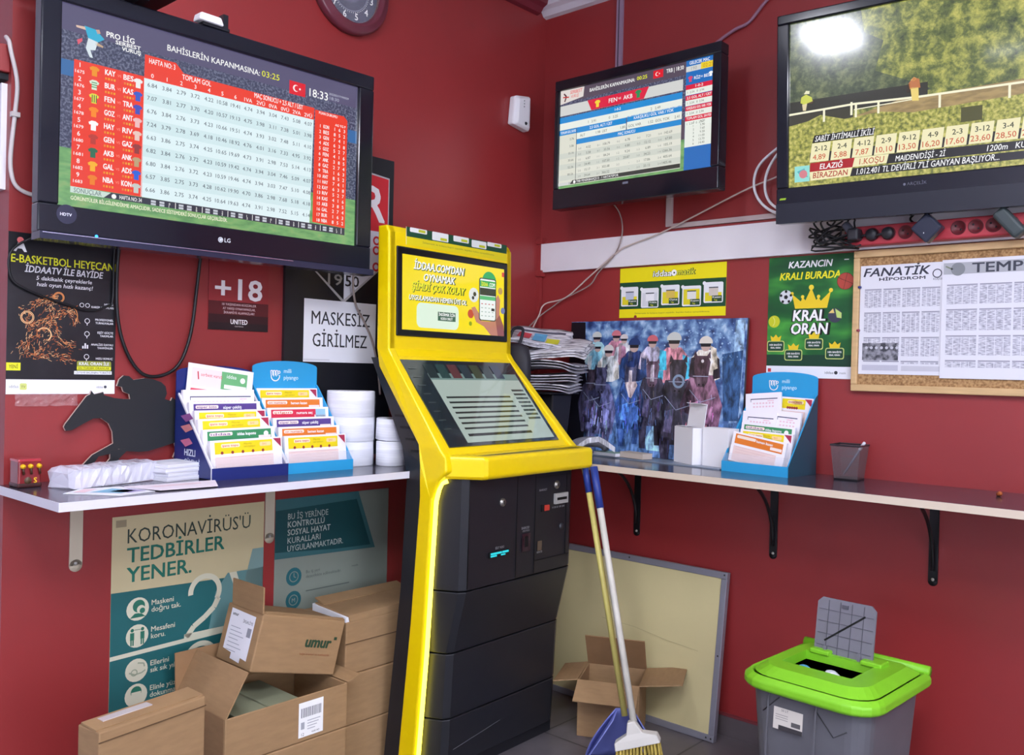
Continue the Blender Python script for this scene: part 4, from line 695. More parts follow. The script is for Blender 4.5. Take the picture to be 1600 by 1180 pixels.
# stack of white pads: four pads
padpos = (.125, -1.713)
for k in range(4):
    tag(obj('paper_pad', B().box(-.062, -.06, .0005, .062, .06, .0112, ramp_mat('pad_edges', [(.4, (206, 206, 218)), (.6, (240, 240, 246))], 6, 2, rough=.7, stretch=(1, 1, 60))), None, (padpos[0] + (.002, -.001, .001, 0)[k], padpos[1] + (.0, .002, -.002, .001)[k], SZ + .0115 * k), (0, 0, R(100 + (0, 2, -1, 1)[k]))),
        ('white slip pad on the left shelf, bottom of its stack of four', 'white slip pad on the left shelf, second from the bottom of its stack', 'white slip pad on the left shelf, third from the bottom of its stack', 'white slip pad on the left shelf, topmost of its stack')[k], 'paper pad', 'stacked white slip pads')
def flyer(name, label, pts, z, m, deco=None, cat='paper'):
    b = B(); b.loft([[(x, y, 0) for x, y in pts], [(x, y, .0012) for x, y in pts]], m)
    cxx = sum(p[0] for p in pts) / len(pts); cyy = sum(p[1] for p in pts) / len(pts)
    if deco:
        for q, mm in deco: b.add([(x, y, .0015) for x, y in q], [tuple(range(len(q)))], mm)
    o = tag(obj(name, b, None, (0, 0, z)), label, cat); return o
flyer('leaflet', 'white leaflet with blue and purple print at the left shelf edge', [(.255, -2.055), (.365, -1.965), (.345, -1.87), (.215, -1.90), (.20, -1.99)], SZ + .0005, PAPER, [([(.275, -2.0), (.33, -1.95), (.31, -1.90), (.24, -1.93)], C(120, 180, 210)), ([(.285, -1.96), (.335, -1.93), (.32, -1.88), (.27, -1.90)], C(170, 160, 206)), ([(.25, -2.03), (.27, -2.01), (.225, -1.96), (.21, -1.985)], C(236, 200, 206))])
flyer('leaflet', 'long pale pink leaflet lying in front of the slip pads', [(.24, -1.90), (.352, -1.86), (.365, -1.71), (.255, -1.655)], SZ + .0028, M('pale_pink_paper', (234, 222, 232), .7), [([(.27, -1.85), (.30, -1.84), (.30, -1.72), (.275, -1.71)], C(230, 206, 214, .7))])

# ---------------------------------------------------------------- coupon racks and packs
def rack(name, label, loc, rotz, w, d, h, m, lip, edge=None, side=None):
    t = thing(name, label, 'coupon rack', loc, (0, 0, R(rotz)))
    prof = [(0, 0), (0, lip), (d - .015, h - .085), (d - .004, h - .075), (d, h - .075), (d, 0)]
    for k, x in enumerate((0, w - .004)):
        b = B(); b.extx(prof, x, x + .004, m)
        if edge: b.extx([(-.002, 0), (-.002, lip + .002), (d - .016, h - .08), (d - .013, h - .085), (.002, lip - .002), (.002, 0)], x - .001, x + .0045, edge)
        if side and k == 0: side(b)
        o = obj('side_panel', b, t)
    b = B(); top = [(0, 0), (w, 0), (w, h - .02)] + [(w / 2 + w / 2 * math.cos(R(a)), h - .02 + .02 * math.sin(R(a))) for a in range(15, 180, 15)] + [(0, h - .02)]
    b.extr(top, d - .002, d + .002, m); obj('back_panel', b, t)
    obj('floor_panel', B().box(0, 0, 0, w, d, .003, m), t)
    obj('front_lip', B().box(0, -.003, 0, w, .001, lip, m), t)
    obj('clear_guard', B().box(.003, -.001, lip, w - .003, .0005, lip + .028, M('clear_guard', (235, 235, 245), .05, alpha=.12, spec=.7)), t)
    for k in range(1, 6): y = d * k / 6.2; obj('step_divider', B().box(.004, y, .003, w - .004, y + .0015, .02, m), t)
    return t
NAVY = M('rack_navy', (30, 44, 112), .35); CYAN = M('rack_cyan', (44, 158, 214), .35); DCY = M('rack_dark_teal', (40, 74, 92), .4)
def hand(b, x, z, s, m, l):                             # round open-hand mark
    b.ring(x, z, s, s * .2, m, l, 24, 170, 370)
    for q in (-.9, -.35, .2): b.stroke([(x + q * s, z - s * .1), (x + (q - .12) * s, z + s * 1.0), (x + (q + .28) * s, z + s * 1.0), (x + (q + .34) * s, z + s * .1)], s * .16, m, l)
    b.ring(x + .78 * s, z + .7 * s, s * .3, s * .15, m, l, 16)
def header(t, w, d, h):
    b = B(); hand(b, w * .34, h - .048, .017, WH, 2); b.text('milli', w * .47, h - .038, .0125, C(200, 236, 250), 2, bold=.02); b.text('piyango', w * .47, h - .059, .0125, C(200, 236, 250), 2, bold=.02)
    return obj('header_print', b, t, (0, d - .002, 0), label='white hand mark and lettering')
def navy_side(b):
    Xs = Matrix.Rotation(R(-90), 4, 'Z'); q = B(); sc = C(214, 222, 236)
    q.text('HIZLI', -.145, .06, .018, sc, 3, .06, bold=.03); q.text('GÜVENLİ', -.145, .036, .014, sc, 3, .085, bold=.02); q.text('KOLAY', -.145, .014, .016, sc, 3, .075, bold=.02)
    for z_, c_ in ((.10, (196, 110, 140)), (.14, (206, 130, 130)), (.17, (150, 90, 150))): q.flat([(-.17, z_), (-.12, z_ + .01), (-.10, z_ - .004), (-.14, z_ - .016)], C(*c_), 3)
    for f, i in zip(q.f, q.mi): pass
    b_off = Matrix.Translation((-.0012, 0, 0)) @ Xs
    n = len(b.v); b.v += [tuple(b_off @ Vector(p)) for p in q.v]
    for f, i in zip(q.f, q.mi): b.f.append(tuple(n + a for a in f)); b.mi.append(b.slot(q.mats[i])); b.sm.append(False)
t = rack('coupon_rack', 'navy blue tiered coupon rack on the left shelf', (.245, -1.661, SZ), 90, .245, .205, .315, NAVY, .034, EDGEW, navy_side)
t = rack('coupon_rack', 'sky blue tiered coupon rack on the left shelf, right of the navy rack', (.235, -1.41, SZ), 90, .24, .20, .335, CYAN, .032); header(t, .24, .20, .335)
t = rack('coupon_rack', 'sky blue tiered coupon rack with a dark side on the right shelf', (.992, -.192, SZ), -4, .245, .185, .34, CYAN, .034); header(t, .245, .185, .34)
obj('side_cover', B().extx([(0, 0), (0, .034), (.17, .255), (.185, .265), (.185, 0)], .2452, .2462, DCY), t)
PINKP = M('slip_pink', (236, 210, 206), .6); SW = C(244, 240, 246)
def pack(label, loc, rotz, w, h, col, kind, title, tilt=-8, roll=0, group=None, thick=.012):
    t = thing('coupon_pack', label, 'coupon pack', loc, (0, 0, R(rotz)), group)
    X = (R(tilt), R(roll), 0)
    obj('slips', B().box(0, 0, 0, w, thick, h, SW), t, (0, 0, 0), X)
    b = B(); ink = C(*col); m_ = w * .055; hd = .033
    if kind == 'grid':
        b.rect(.02, h - .022, w - .012, h - .019, C(60, 64, 100), 1); b.rect(.02, h - .03, .022, h - .02, C(60, 64, 100), 1)
        for k in range(min(14, int((w - .045) / .012))): b.rect(.03 + k * .012, h - .05, .037 + k * .012, h - .045, C(236, 200, 212), 1); b.rect(.03 + k * .012, h - .038, .037 + k * .012, h - .033, C(236, 200, 212), 1)
        b.text('tahmin', w - .05, h - .03, .006, C(226, 150, 170), 1)
    elif kind == 'ticket':
        b.rect(.012, h - .065, w - .02, h - .012, C(*col), 1); b.rect(.012, h - .065, w * .5, h - .012, C(238, 222, 224), 2); b.stroke([(.03, h - .022), (.034, h - .045)], .004, C(200, 60, 70), 3); b.text('serbest vuruş', .04, h - .034, .010, C(214, 90, 90), 3, .07); b.text('iddaa', w * .58, h - .03, .011, WH, 3); b.disc(w - .036, h - .032, .0085, WH, 3); b.rect(w * .55, h - .062, w - .022, h - .05, C(240, 240, 236), 3)
        b.rect(.012, h - .08, w - .02, h - .072, C(214, 90, 104), 1); [b.rect(.016, h - .092 - .009 * k, w * .6, h - .09 - .009 * k, C(240, 190, 200), 1) for k in range(5)]
    else:
        b.rect(m_, h - hd - .006, w - m_ - (.02 if kind == 'yellow' else 0), h - .006, ink, 1)
        if kind == 'yellow':
            b.rrect(m_ + .02, h - .022, m_ + .078, h - .011, .004, C(250, 236, 190), 2); b.text('şans topu', m_ + .023, h - .019, .006, C(206, 90, 110), 3, .05, bold=.03)
            b.flat([(w - .03, h - .004), (w - .004, h - .004), (w - .004, h - .03)], C(170, 50, 80), 2); b.rrect(w - .075, h - .024, w - .038, h - .012, .004, C(250, 214, 150), 2); b.text('5+1', w - .066, h - .021, .006, C(206, 110, 80), 3); b.text('Milyonlar', w * .45, h - .016, .005, C(180, 160, 40), 3); b.text('seni bekliyor', w * .45, h - .024, .005, C(180, 160, 40), 3)
            for k in range(5): b.disc(m_ + .022 + k * (w - .08) / 4.6, h - .036, .0045, C(150, 60, 50), 2, 10)
        else:
            b.rrect(m_ + .006, h - .02, m_ + .078, h - .01, .004, C(246, 226, 214), 2); b.text(title, m_ + .01, h - .0182, .0065, C(206, 120, 90) if col[2] < 90 else C(120, 90, 150), 3, .062, bold=.03)
            b.text({'orange': 'hemen kazan', 'red': 'numara seç', 'purple': 'süper çekiliş', 'green': 'iddaa kuponu'}[kind], w * .46, h - .021, .0085, WH, 3, .06, bold=.03); b.rect(w - .055, h - .034, w - m_ - .002, h - .024, C(244, 226, 220), 2)
            if kind == 'green': b.disc(w - .03, h - .02, .008, WH, 3)
            if kind == 'red': [b.rect(m_ + .004 + k * .034, h - .048, m_ + .034 + k * .034, h - .037, C(246, 200, 212), 1) for k in range(5)]; b.rect(w - .05, h - .034, w - m_, h - .006, C(150, 196, 226), 2)
        b.rect(m_, .004, w - m_ - .018, h - hd - .014, PINKP, 1)
        for k in range(9): b.rect(m_ + .008, h - .05 - .009 * k, w - m_ - .026, h - .0485 - .009 * k, C(222, 190, 190), 2)
    obj('front_slip', b, t, (0, 0, 0), X)
    return t
gA, gB, gC = 'coupon packs in the navy rack', 'coupon packs in the left sky blue rack', 'coupon packs in the right sky blue rack'
YC, OC, PC, GC_, RC_ = (238, 214, 30), (226, 124, 44), (88, 66, 140), (58, 140, 90), (214, 50, 80)
y0, w_ = -1.656, .230
for lab, x, ztop, kind, ti, col, dy, roll in (('front yellow coupon pack in the navy rack, behind the clear guard', .225, 1.083, 'yellow', '', YC, .008, -1), ('green coupon pack, second from the front in the navy rack', .196, 1.112, 'green', 'iddaa', GC_, .003, -1),
        ('yellow coupon pack, third from the front in the navy rack', .167, 1.14, 'yellow', '', YC, .004, -1), ('yellow coupon pack, fourth from the front in the navy rack', .14, 1.163, 'yellow', '', YC, .006, 0), ('purple coupon pack, fifth from the front in the navy rack', .112, 1.186, 'purple', 'süper loto', PC, .004, 0), ('white coupon pack with a dark rule, second from the back in the navy rack', .084, 1.22, 'grid', '', (0, 0, 0), .0, 0)):
    hh = min(.115, ztop - SZ - .006); pack(lab, (x, y0 + dy, ztop - hh), 90, w_, hh, col, kind, ti, -6, roll, gA)
pack('tilted white and green slip sticking up at the back of the navy rack', (.062, -1.648, 1.135), 90, .215, .165, (110, 178, 120), 'ticket', '', -4, 7, gA, .004)
y0, w_ = -1.404, .226
for lab, x, ztop, kind, ti, col in (('front yellow coupon pack in the left sky blue rack, behind the clear guard', .214, 1.086, 'yellow', '', YC), ('orange coupon pack, second from the front in the left sky blue rack', .183, 1.111, 'orange', 'on numara', OC), ('purple coupon pack, third from the front in the left sky blue rack', .153, 1.137, 'purple', 'süper loto', PC),
        ('red coupon pack, fourth from the front in the left sky blue rack', .122, 1.166, 'red', 'çılgın', RC_), ('orange coupon pack, fifth from the front in the left sky blue rack', .091, 1.195, 'orange', 'on numara', OC), ('yellow coupon pack at the back of the left sky blue rack', .06, 1.224, 'yellow', '', YC)):
    hh = min(.115, ztop - SZ - .006); pack(lab, (x, y0 + .002, ztop - hh), 90, w_, hh, col, kind, ti, -6, 0, gB)
def on_right(x, y): a = R(-4); return (.992 + x * math.cos(a) - y * math.sin(a), -.192 + x * math.sin(a) + y * math.cos(a))
for lab, x, y, ztop, kind, ti, col, wd, roll, hh in (('tilted orange-edged coupon slip at the front of the right sky blue rack', .012, .018, 1.112, 'orange', '', OC, .20, 8, .10), ('yellow coupon pack, second from the front in the right sky blue rack', .03, .045, 1.118, 'yellow', '', YC, .195, 2, .112), ('green coupon pack, third from the front in the right sky blue rack', .018, .072, 1.139, 'green', 'iddaa', GC_, .20, 2, .115),
        ('white slips lying left in the middle of the right sky blue rack', .008, .098, 1.178, 'grid', '', (0, 0, 0), .13, 1, .12), ('white slips lying right in the middle of the right sky blue rack', .115, .102, 1.186, 'grid', '', (0, 0, 0), .105, 3, .12), ('loose white slips fanned at the back left of the right sky blue rack', .01, .128, 1.236, 'grid', '', (0, 0, 0), .135, -5, .13), ('yellow and white coupon slip at the back right of the right sky blue rack', .12, .15, 1.232, 'yellow', '', YC, .118, 2, .12)):
    px, py = on_right(x, y); pack(lab, (px, py, ztop - hh), -4, wd, hh, col, kind, ti, -6, roll, gC, .009)

# ---------------------------------------------------------------- rolls on the left shelf
ROLLW = ramp_mat('paper_roll_side', [(.4, (226, 226, 234)), (.6, (242, 242, 248))], 5, 2, rough=.6, stretch=(1, 1, 30)); CORE = M('roll_core', (120, 108, 100), .8); FILM2 = M('roll_film', (238, 240, 250), .1, alpha=.2, spec=.8)
def roll(label, x, y, z, r, h, group, film=False, rx=0, ry=0):
    t = thing('paper_roll', label, 'paper roll', (x, y, z), (R(rx), R(ry), 0), group)
    obj('paper', B().lathe([(.016, .001), (r - .002, .0), (r, .002), (r, h - .002), (r - .002, h), (.016, h - .001)], ROLLW, 40), t); obj('core', B().lathe([(.016, .001), (.016, h - .0015), (.013, h - .0015), (.013, .001)], CORE, 24), t)
    if film:
        rg = []
        for k in range(6): rg.append([((r + .0015 + .003 * rnd.random()) * math.cos(R(15 * a)), (r + .0015 + .003 * rnd.random()) * math.sin(R(15 * a)), h * k / 5) for a in range(24)])
        obj('film_wrap', B().loft(rg, FILM2, cap=False), t)
    return t
bx, by = .12, -1.092
roll('large white paper roll on the left shelf, bottom of its column of three', bx, by, SZ, .076, .079, 'large paper rolls', True); roll('large white paper roll on the left shelf, middle of its column of three', bx, by, SZ + .0795, .077, .079, 'large paper rolls', True); roll('large white paper roll on the left shelf, top of its column of three', bx, by, SZ + .159, .077, .084, 'large paper rolls', True)
roll('small white paper roll beside the large rolls, standing on the shelf', .215, -.995, SZ, .05, .08, 'small paper rolls'); roll('small white paper roll beside the large rolls, tilted on top of another', .205, -.993, SZ + .084, .048, .070, 'small paper rolls', ry=3)

# ---------------------------------------------------------------- right shelf
# horse race print on a board
PW, PH = .80, .525
yawp, lean = R(-1), R(-3.2)
t = thing('horse_race_print', 'large blue picture board of jockeys racing horses leaning on the right shelf', 'picture', (.588, -.047, SZ + .0045), (lean, 0, yawp))
BLUEBG = ramp_mat('print_blue_foliage', [(.34, (34, 52, 98)), (.46, (74, 106, 160)), (.56, (128, 164, 204)), (.66, (190, 212, 232))], 22, 9, rough=.3, dist=.3)
obj('board', B().box(-PW / 2, 0, 0, PW / 2, .012, PH, M('print_board_edge', (70, 62, 64), .6)), t)
b = B(); u = lambda x, y: (PW / 2 - .002 + (x - 1245) / 1690, (1130 - y) / 1950 * 1.0)
def mott(rgb): return ramp_mat('print_%d_%d_%d' % tuple(rgb), [(.36, tuple(int(c * .6) for c in rgb)), (.48, tuple(rgb)), (.6, tuple(min(255, int(c * 1.25 + 12)) for c in rgb)), (.7, tuple(min(255, int(c * 1.1 + 50)) for c in rgb))], 26, 8, rough=.3, stretch=(1.7, 1, .7), dist=.3, nr=.6)
def pg(pts, rgb, l): b.flat([u(*p) for p in pts], mott(rgb), l)
def el(x, y, rx_, ry_, rgb, l): b.flat([u(x + rx_ * math.cos(R(20 * k)), y + ry_ * math.sin(R(20 * k))) for k in range(18)], C(*rgb, .3), l)
b.rect(-PW / 2, 0, PW / 2, PH, BLUEBG, 1)
b.flat([u(*p) for p in ((-104, 110), (20, 112), (40, 500), (110, 800), (150, 1000), (150, 1128), (-104, 1128))], C(22, 22, 30, .3), 2); pg([(60, 900), (700, 880), (1100, 850), (1240, 830), (1240, 1128), (60, 1128)], (86, 120, 170), 2)
pg([(1170, 120), (1235, 120), (1225, 800), (1160, 840)], (140, 172, 206), 2); pg([(1090, 360), (1230, 330), (1220, 820), (1120, 830)], (44, 78, 120), 3); pg([(560, 1000), (640, 860), (710, 880), (710, 1080), (580, 1080)], (150, 196, 226), 3)
brn, drk, blu = (58, 44, 58), (30, 28, 42), (70, 92, 140)
# horses (neck+chest, legs, head, blaze) and riders, back row first
def horse(hx, hy, s, body, face, blaze, leg=1.):
    global pg, u
    pg0, u0_ = pg, u; WX = 1.34
    u = lambda x, y: u0_(hx + (x - hx) * WX, y)
    body = tuple(min(255, int(c * 1.25 + 8)) for c in body)
    pg([(hx - 62 * s, hy + 40 * s), (hx + 62 * s, hy + 40 * s), (hx + 118 * s, hy + 260 * s), (hx + 96 * s, hy + 470 * s), (hx - 80 * s, hy + 480 * s), (hx - 110 * s, hy + 270 * s)], body, 5)
    pg([(hx - 84 * s, hy + 430 * s), (hx - 20 * s, hy + 430 * s), (hx - 26 * s, hy + (430 + 190 * leg) * s), (hx - 64 * s, hy + (430 + 190 * leg) * s)], body, 5); pg([(hx + 24 * s, hy + 420 * s), (hx + 88 * s, hy + 420 * s), (hx + 70 * s, hy + (420 + 170 * leg) * s), (hx + 36 * s, hy + (420 + 170 * leg) * s)], tuple(int(c * .8) for c in body), 5)
    pg([(hx - 50 * s, hy + 250 * s), (hx - 10 * s, hy + 230 * s), (hx - 20 * s, hy + 400 * s), (hx - 60 * s, hy + 390 * s)], tuple(min(255, int(c * 1.7)) for c in body), 6); pg([(hx + 30 * s, hy + 240 * s), (hx + 70 * s, hy + 270 * s), (hx + 60 * s, hy + 400 * s), (hx + 34 * s, hy + 390 * s)], tuple(min(255, int(c * 1.35)) for c in body), 6)
    pg([(hx - 44 * s, hy - 60 * s), (hx - 30 * s, hy - 100 * s), (hx + 30 * s, hy - 100 * s), (hx + 46 * s, hy - 56 * s), (hx + 34 * s, hy + 90 * s), (hx + 18 * s, hy + 128 * s), (hx - 20 * s, hy + 128 * s), (hx - 34 * s, hy + 90 * s)], face, 8)
    pg([(hx - 46 * s, hy - 80 * s), (hx - 40 * s, hy - 136 * s), (hx - 22 * s, hy - 92 * s)], face, 8); pg([(hx + 46 * s, hy - 80 * s), (hx + 42 * s, hy - 136 * s), (hx + 22 * s, hy - 92 * s)], face, 8)
    if blaze: pg([(hx - 12 * s, hy - 70 * s), (hx + 10 * s, hy - 70 * s), (hx + 14 * s, hy + 80 * s), (hx - 12 * s, hy + 80 * s)], blaze, 9)
    el(hx - 10 * s, hy + 112 * s, 5 * s, 7 * s, (16, 14, 20), 9); el(hx + 12 * s, hy + 112 * s, 5 * s, 7 * s, (16, 14, 20), 9); b.stroke([u(hx - 44 * s, hy + 50 * s), u(hx + 40 * s, hy + 50 * s)], .0022, C(176, 186, 210, .3), 9); b.stroke([u(hx - 60 * s, hy + 150 * s), u(hx, hy + 240 * s), u(hx + 80 * s, hy + 200 * s)], .002, C(160, 172, 200, .3), 9)
    for k in range(16):
        xx, yy = hx + rnd.uniform(-80, 80) * s, hy + rnd.uniform(160, 460) * s; b.stroke([u(xx, yy), u(xx + rnd.uniform(-8, 8), yy + rnd.uniform(30, 90) * s)], rnd.uniform(.002, .005), C(*[min(255, int(c * rnd.uniform(1.3, 2.0))) for c in body], .3), 7)
    u = u0_
def rider(x, y, s, cap, top, arm=None, l=4):
    global u
    arm = arm or top; u0_ = u; u = lambda a, b_: u0_(x + (a - x) * 1.2, b_)
    pg([(x - 40 * s, y + 55 * s), (x + 40 * s, y + 55 * s), (x + 84 * s, y + 120 * s), (x + 92 * s, y + 260 * s), (x + 40 * s, y + 290 * s), (x - 50 * s, y + 290 * s), (x - 96 * s, y + 250 * s), (x - 84 * s, y + 115 * s)], top, l)
    pg([(x - 84 * s, y + 115 * s), (x - 50 * s, y + 100 * s), (x - 52 * s, y + 270 * s), (x - 98 * s, y + 250 * s)], arm, l + 1); pg([(x + 84 * s, y + 120 * s), (x + 50 * s, y + 100 * s), (x + 52 * s, y + 270 * s), (x + 94 * s, y + 256 * s)], arm, l + 1)
    el(x, y + 24 * s, 30 * s, 42 * s, (196, 168, 160), l + 2)
    b.flat([u(x + 40 * s * math.cos(R(a)), y - 46 * s * math.sin(R(a))) for a in range(0, 181, 15)] + [u(x - 40 * s, y + 8 * s), u(x + 40 * s, y + 8 * s)], C(*cap, .3), l + 3); b.flat([u(*p) for p in ((x - 32 * s, y + 8 * s), (x + 32 * s, y + 8 * s), (x + 28 * s, y + 32 * s), (x - 28 * s, y + 32 * s))], C(34, 32, 44, .3), l + 3)
    u = u0_
rider(290, 215, .8, (206, 120, 130), (190, 130, 150), (170, 120, 150), 3); rider(355, 240, .66, (214, 208, 206), (200, 206, 216), None, 3)
rider(128, 225, .82, (204, 208, 200), (150, 196, 214), (170, 208, 220), 3); rider(140, 300, .75, (176, 214, 220), (120, 180, 206), (190, 216, 222), 4)
horse(100, 560, .72, (40, 38, 56), (60, 52, 66), None, .8); horse(180, 560, .9, (74, 76, 112), (66, 66, 92), None, 1.2)
rider(235, 330, .86, (216, 212, 208), (204, 212, 214), (222, 218, 206), 5)
rider(440, 285, .98, (34, 58, 112), (34, 50, 96), (44, 70, 120), 4); horse(425, 545, .82, (40, 66, 116), (84, 84, 112), (200, 186, 190), 1.1); pg([(385, 580), (470, 570), (484, 600), (440, 700), (420, 690)], (206, 184, 184), 10)
rider(582, 258, .86, (204, 104, 116), (176, 172, 196), (190, 180, 200), 4); horse(595, 500, .84, (34, 32, 48), (92, 72, 92), (190, 180, 196), 1.3)
rider(745, 250, 1.12, (200, 204, 200), (196, 130, 146), (60, 166, 200), 4); pg([(640, 330), (690, 340), (700, 480), (640, 480)], (58, 170, 206), 6); horse(785, 510, 1.08, (32, 30, 44), (52, 46, 60), None, .9); b.ring(*u(795, 560), .026, .009, C(130, 150, 176, .3), 11)
rider(975, 275, .98, (222, 216, 206), (218, 206, 190), (40, 34, 48), 4); pg([(1010, 300), (1050, 320), (1066, 460), (1020, 480)], (230, 218, 196), 7); horse(955, 470, .98, (96, 66, 84), (70, 50, 64), None, 1.0); el(960, 410, 10, 12, (220, 214, 220), 10); pg([(960, 640), (1000, 620), (1040, 700), (1010, 830), (960, 820)], (128, 92, 112), 8)
for k in range(46):
    x, y = rnd.uniform(150, 1050), rnd.uniform(640, 1010); b.stroke([u(x, y), u(x + rnd.uniform(-12, 12), y + rnd.uniform(20, 60))], .002, C(110, 138, 190, .3), 7)
for k in range(120): x, y = rnd.uniform(640, 1220), rnd.uniform(125, 420); b.disc(*u(x, y), rnd.uniform(.001, .004), C(160, 192, 224, .3), 3, 8)
obj('picture_print', b, t)
tag(obj('thin_board', B().box(-.29, -.06, 0, .33, .05, .004, M('thin_board_grey', (120, 132, 150), .3)), None, (.66, -.105, SZ), (0, 0, R(-5))), 'thin grey board lying on the right shelf under the horse race picture', 'board')
# dark newspaper holder with bundles
t = thing('newspaper_holder', 'dark newspaper holder behind the kiosk on the right shelf', 'newspaper holder', (.20, -.225, SZ)); HOLD = M('holder_dark', (26, 25, 30), .5)
obj('post', B().loft([[(-.10, -.05, 0), (.10, -.05, 0), (.10, .05, 0), (-.10, .05, 0)], [(-.10, -.06, .235), (.12, -.06, .235), (.12, .06, .235), (-.10, .06, .235)]], HOLD), t, bevel=.006); obj('tray', B().box(-.11, -.09, .235, .13, .09, .241, HOLD).box(-.11, -.185, .235, .045, -.09, .241, HOLD), t)
NEWS2 = ramp_mat('folded_newsprint', [(.36, (110, 108, 118)), (.5, (196, 194, 202)), (.62, (218, 216, 222))], 40, 5, rough=.8, stretch=(.5, 2.5, 1))
def folded(label, loc, rz, w, d, h, m, seed, ry=0, cat='newspaper', group='folded newspapers on the dark holder', deco=False, rx=0):
    q = random.Random(seed); b = B(); n, k_ = 14, 8; p1_, p2_ = q.uniform(0, 6), q.uniform(0, 6)
    def surf(x, y, o): return h * .9 * o + .006 * math.sin(14 * x + p1_) + .005 * math.sin(22 * y + 9 * x + p2_) - .5 * max(0, abs(x) - w * .33) ** 1.5 * (2 - o) + .002
    for o in (0, .45, .9):
        ww, dd = w * (1 - .05 * o * q.random()), d * (1 - .06 * q.random())
        top = [[(-ww / 2 + ww * i / n + .004 * math.sin(3 * j + seed), -dd / 2 + dd * j / k_ + .006 * math.sin(i * .9 + seed), surf(-ww / 2 + ww * i / n, -dd / 2 + dd * j / k_, o)) for i in range(n + 1)] for j in range(k_ + 1)]
        b.loft(top, m if o < .9 else NEWS2, cap=False, closed=False, smooth=True)
    o = tag(obj('folded_newspaper', b, None, loc, (R(rx), R(ry), R(rz))), label, cat, group); md = o.modifiers.new('solid', 'SOLIDIFY'); md.thickness = .0045; md.offset = -1
    if deco:
        b = B(); dz = lambda x, y: surf(x, y, .9) + .002
        for (x0, x1, y0, y1), c in (((-.08, -.03, -.05, .02), (196, 70, 80)), ((-.02, .03, -.06, .03), (90, 160, 200)), ((.035, .085, -.07, -.01), (206, 206, 60)), ((-.10, .10, .04, .055), (90, 90, 104))):
            g = [[(x0 + (x1 - x0) * i / 5, y0 + (y1 - y0) * j / 4, dz(x0 + (x1 - x0) * i / 5, y0 + (y1 - y0) * j / 4)) for i in range(6)] for j in range(5)]
            b.loft(g, C(*c, .7), cap=False, closed=False)
        obj('front_page_print', b, o)
    return o
ng = M('newsprint_grey', (150, 148, 158), .8, noise=.25, nscale=30, stretch=(1, 4, 1))
folded('folded newspaper on the dark holder, bottom of the pile', (.24, -.235, 1.225), 18, .25, .17, .024, ng, 1); folded('folded newspaper on the dark holder, second from the bottom', (.25, -.235, 1.265), 30, .25, .17, .026, ng, 2)
folded('folded newspaper on the dark holder, third from the bottom', (.25, -.24, 1.308), 14, .27, .18, .026, ng, 3); folded('folded newspaper with curled corner on the dark holder, second from the top', (.285, -.235, 1.375), 24, .28, .19, .022, NEWS2, 4, -4, rx=16); folded('folded newspaper with coloured front page on the dark holder, topmost', (.21, -.245, 1.425), 32, .25, .18, .016, NEWS2, 5, 4, deco=True, rx=22)
t = thing('cloth_bag', 'dark rounded bag standing beside the folded newspapers, right of the kiosk screen', 'bag', (.19, -.372, SZ + .2412)); b = B()
b.loft([[(.085 * s_ * math.cos(R(20 * k)), (.038) * s_ * math.sin(R(20 * k)), z_) for k in range(18)] for s_, z_ in ((.3, .0), (.8, .01), (1, .05), (1, .12), (.85, .17), (.5, .185))], M('bag_dark', (34, 33, 42), .6), smooth=True); obj('body', b, t); obj('strap', B().tube(smoothpath([(-.03, 0, .18), (-.02, .02, .24), (.02, .03, .24), (.03, 0, .18)], 5), .006, M('bag_dark', (34, 33, 42))), t)
# newspapers and booklets on the shelf
t = tag(obj('crumpled_newspaper', B().loft([[(x_, y_ + .012 * math.sin(3 * i), .002 + abs(.06 * math.sin(.55 * i)) + .02 * k) for i, (x_, y_) in enumerate(zip([.0, .03, .06, .09, .12, .15], [0, .015, .03, .05, .06, .07]))] for k in range(2)], M('news_stripe', (190, 190, 198), .8, noise=.5, nscale=22, stretch=(5, 5, 1)), cap=False, closed=False), None, (.40, -.27, SZ)), 'crumpled striped newspaper at the kiosk end of the right shelf', 'newspaper')
md = t.modifiers.new('solid', 'SOLIDIFY'); md.thickness = .004
b = B(); b.tube(smoothpath([(0, 0, .02), (.05, .03, .05), (.12, .05, .055), (.16, .05, .04)], 6), .02, M('roll_news_grey', (120, 120, 130), .8, noise=.2, nscale=30)); tag(obj('rolled_newspaper', b, None, (.33, -.21, SZ)), 'grey rolled newspaper lying under the horse race picture', 'newspaper')
def slab(name, label, cat, x, y, rz, w, d, h, cover, pages, z=SZ):
    t = thing(name, label, cat, (x, y, z), (0, 0, R(rz))); obj('pages', B().box(-w / 2, -d / 2, .001, w / 2, d / 2, h - .001, pages), t); obj('cover', B().box(-w / 2 - .001, -d / 2 - .001, h - .001, w / 2 + .001, d / 2 + .001, h, cover), t)
slab('leaflet_stack', 'low stack of green and white leaflets in front of the horse race picture', 'leaflets', .475, -.12, -10, .12, .06, .014, M('leaflet_green', (150, 180, 160), .6), PAPER, SZ + .0045); slab('small_carton', 'flat beige carton in front of the horse race picture', 'carton', .60, -.128, -12, .12, .05, .022, M('beige_card', (196, 184, 172), .7), M('beige_card', (196, 184, 172)), SZ + .0045)
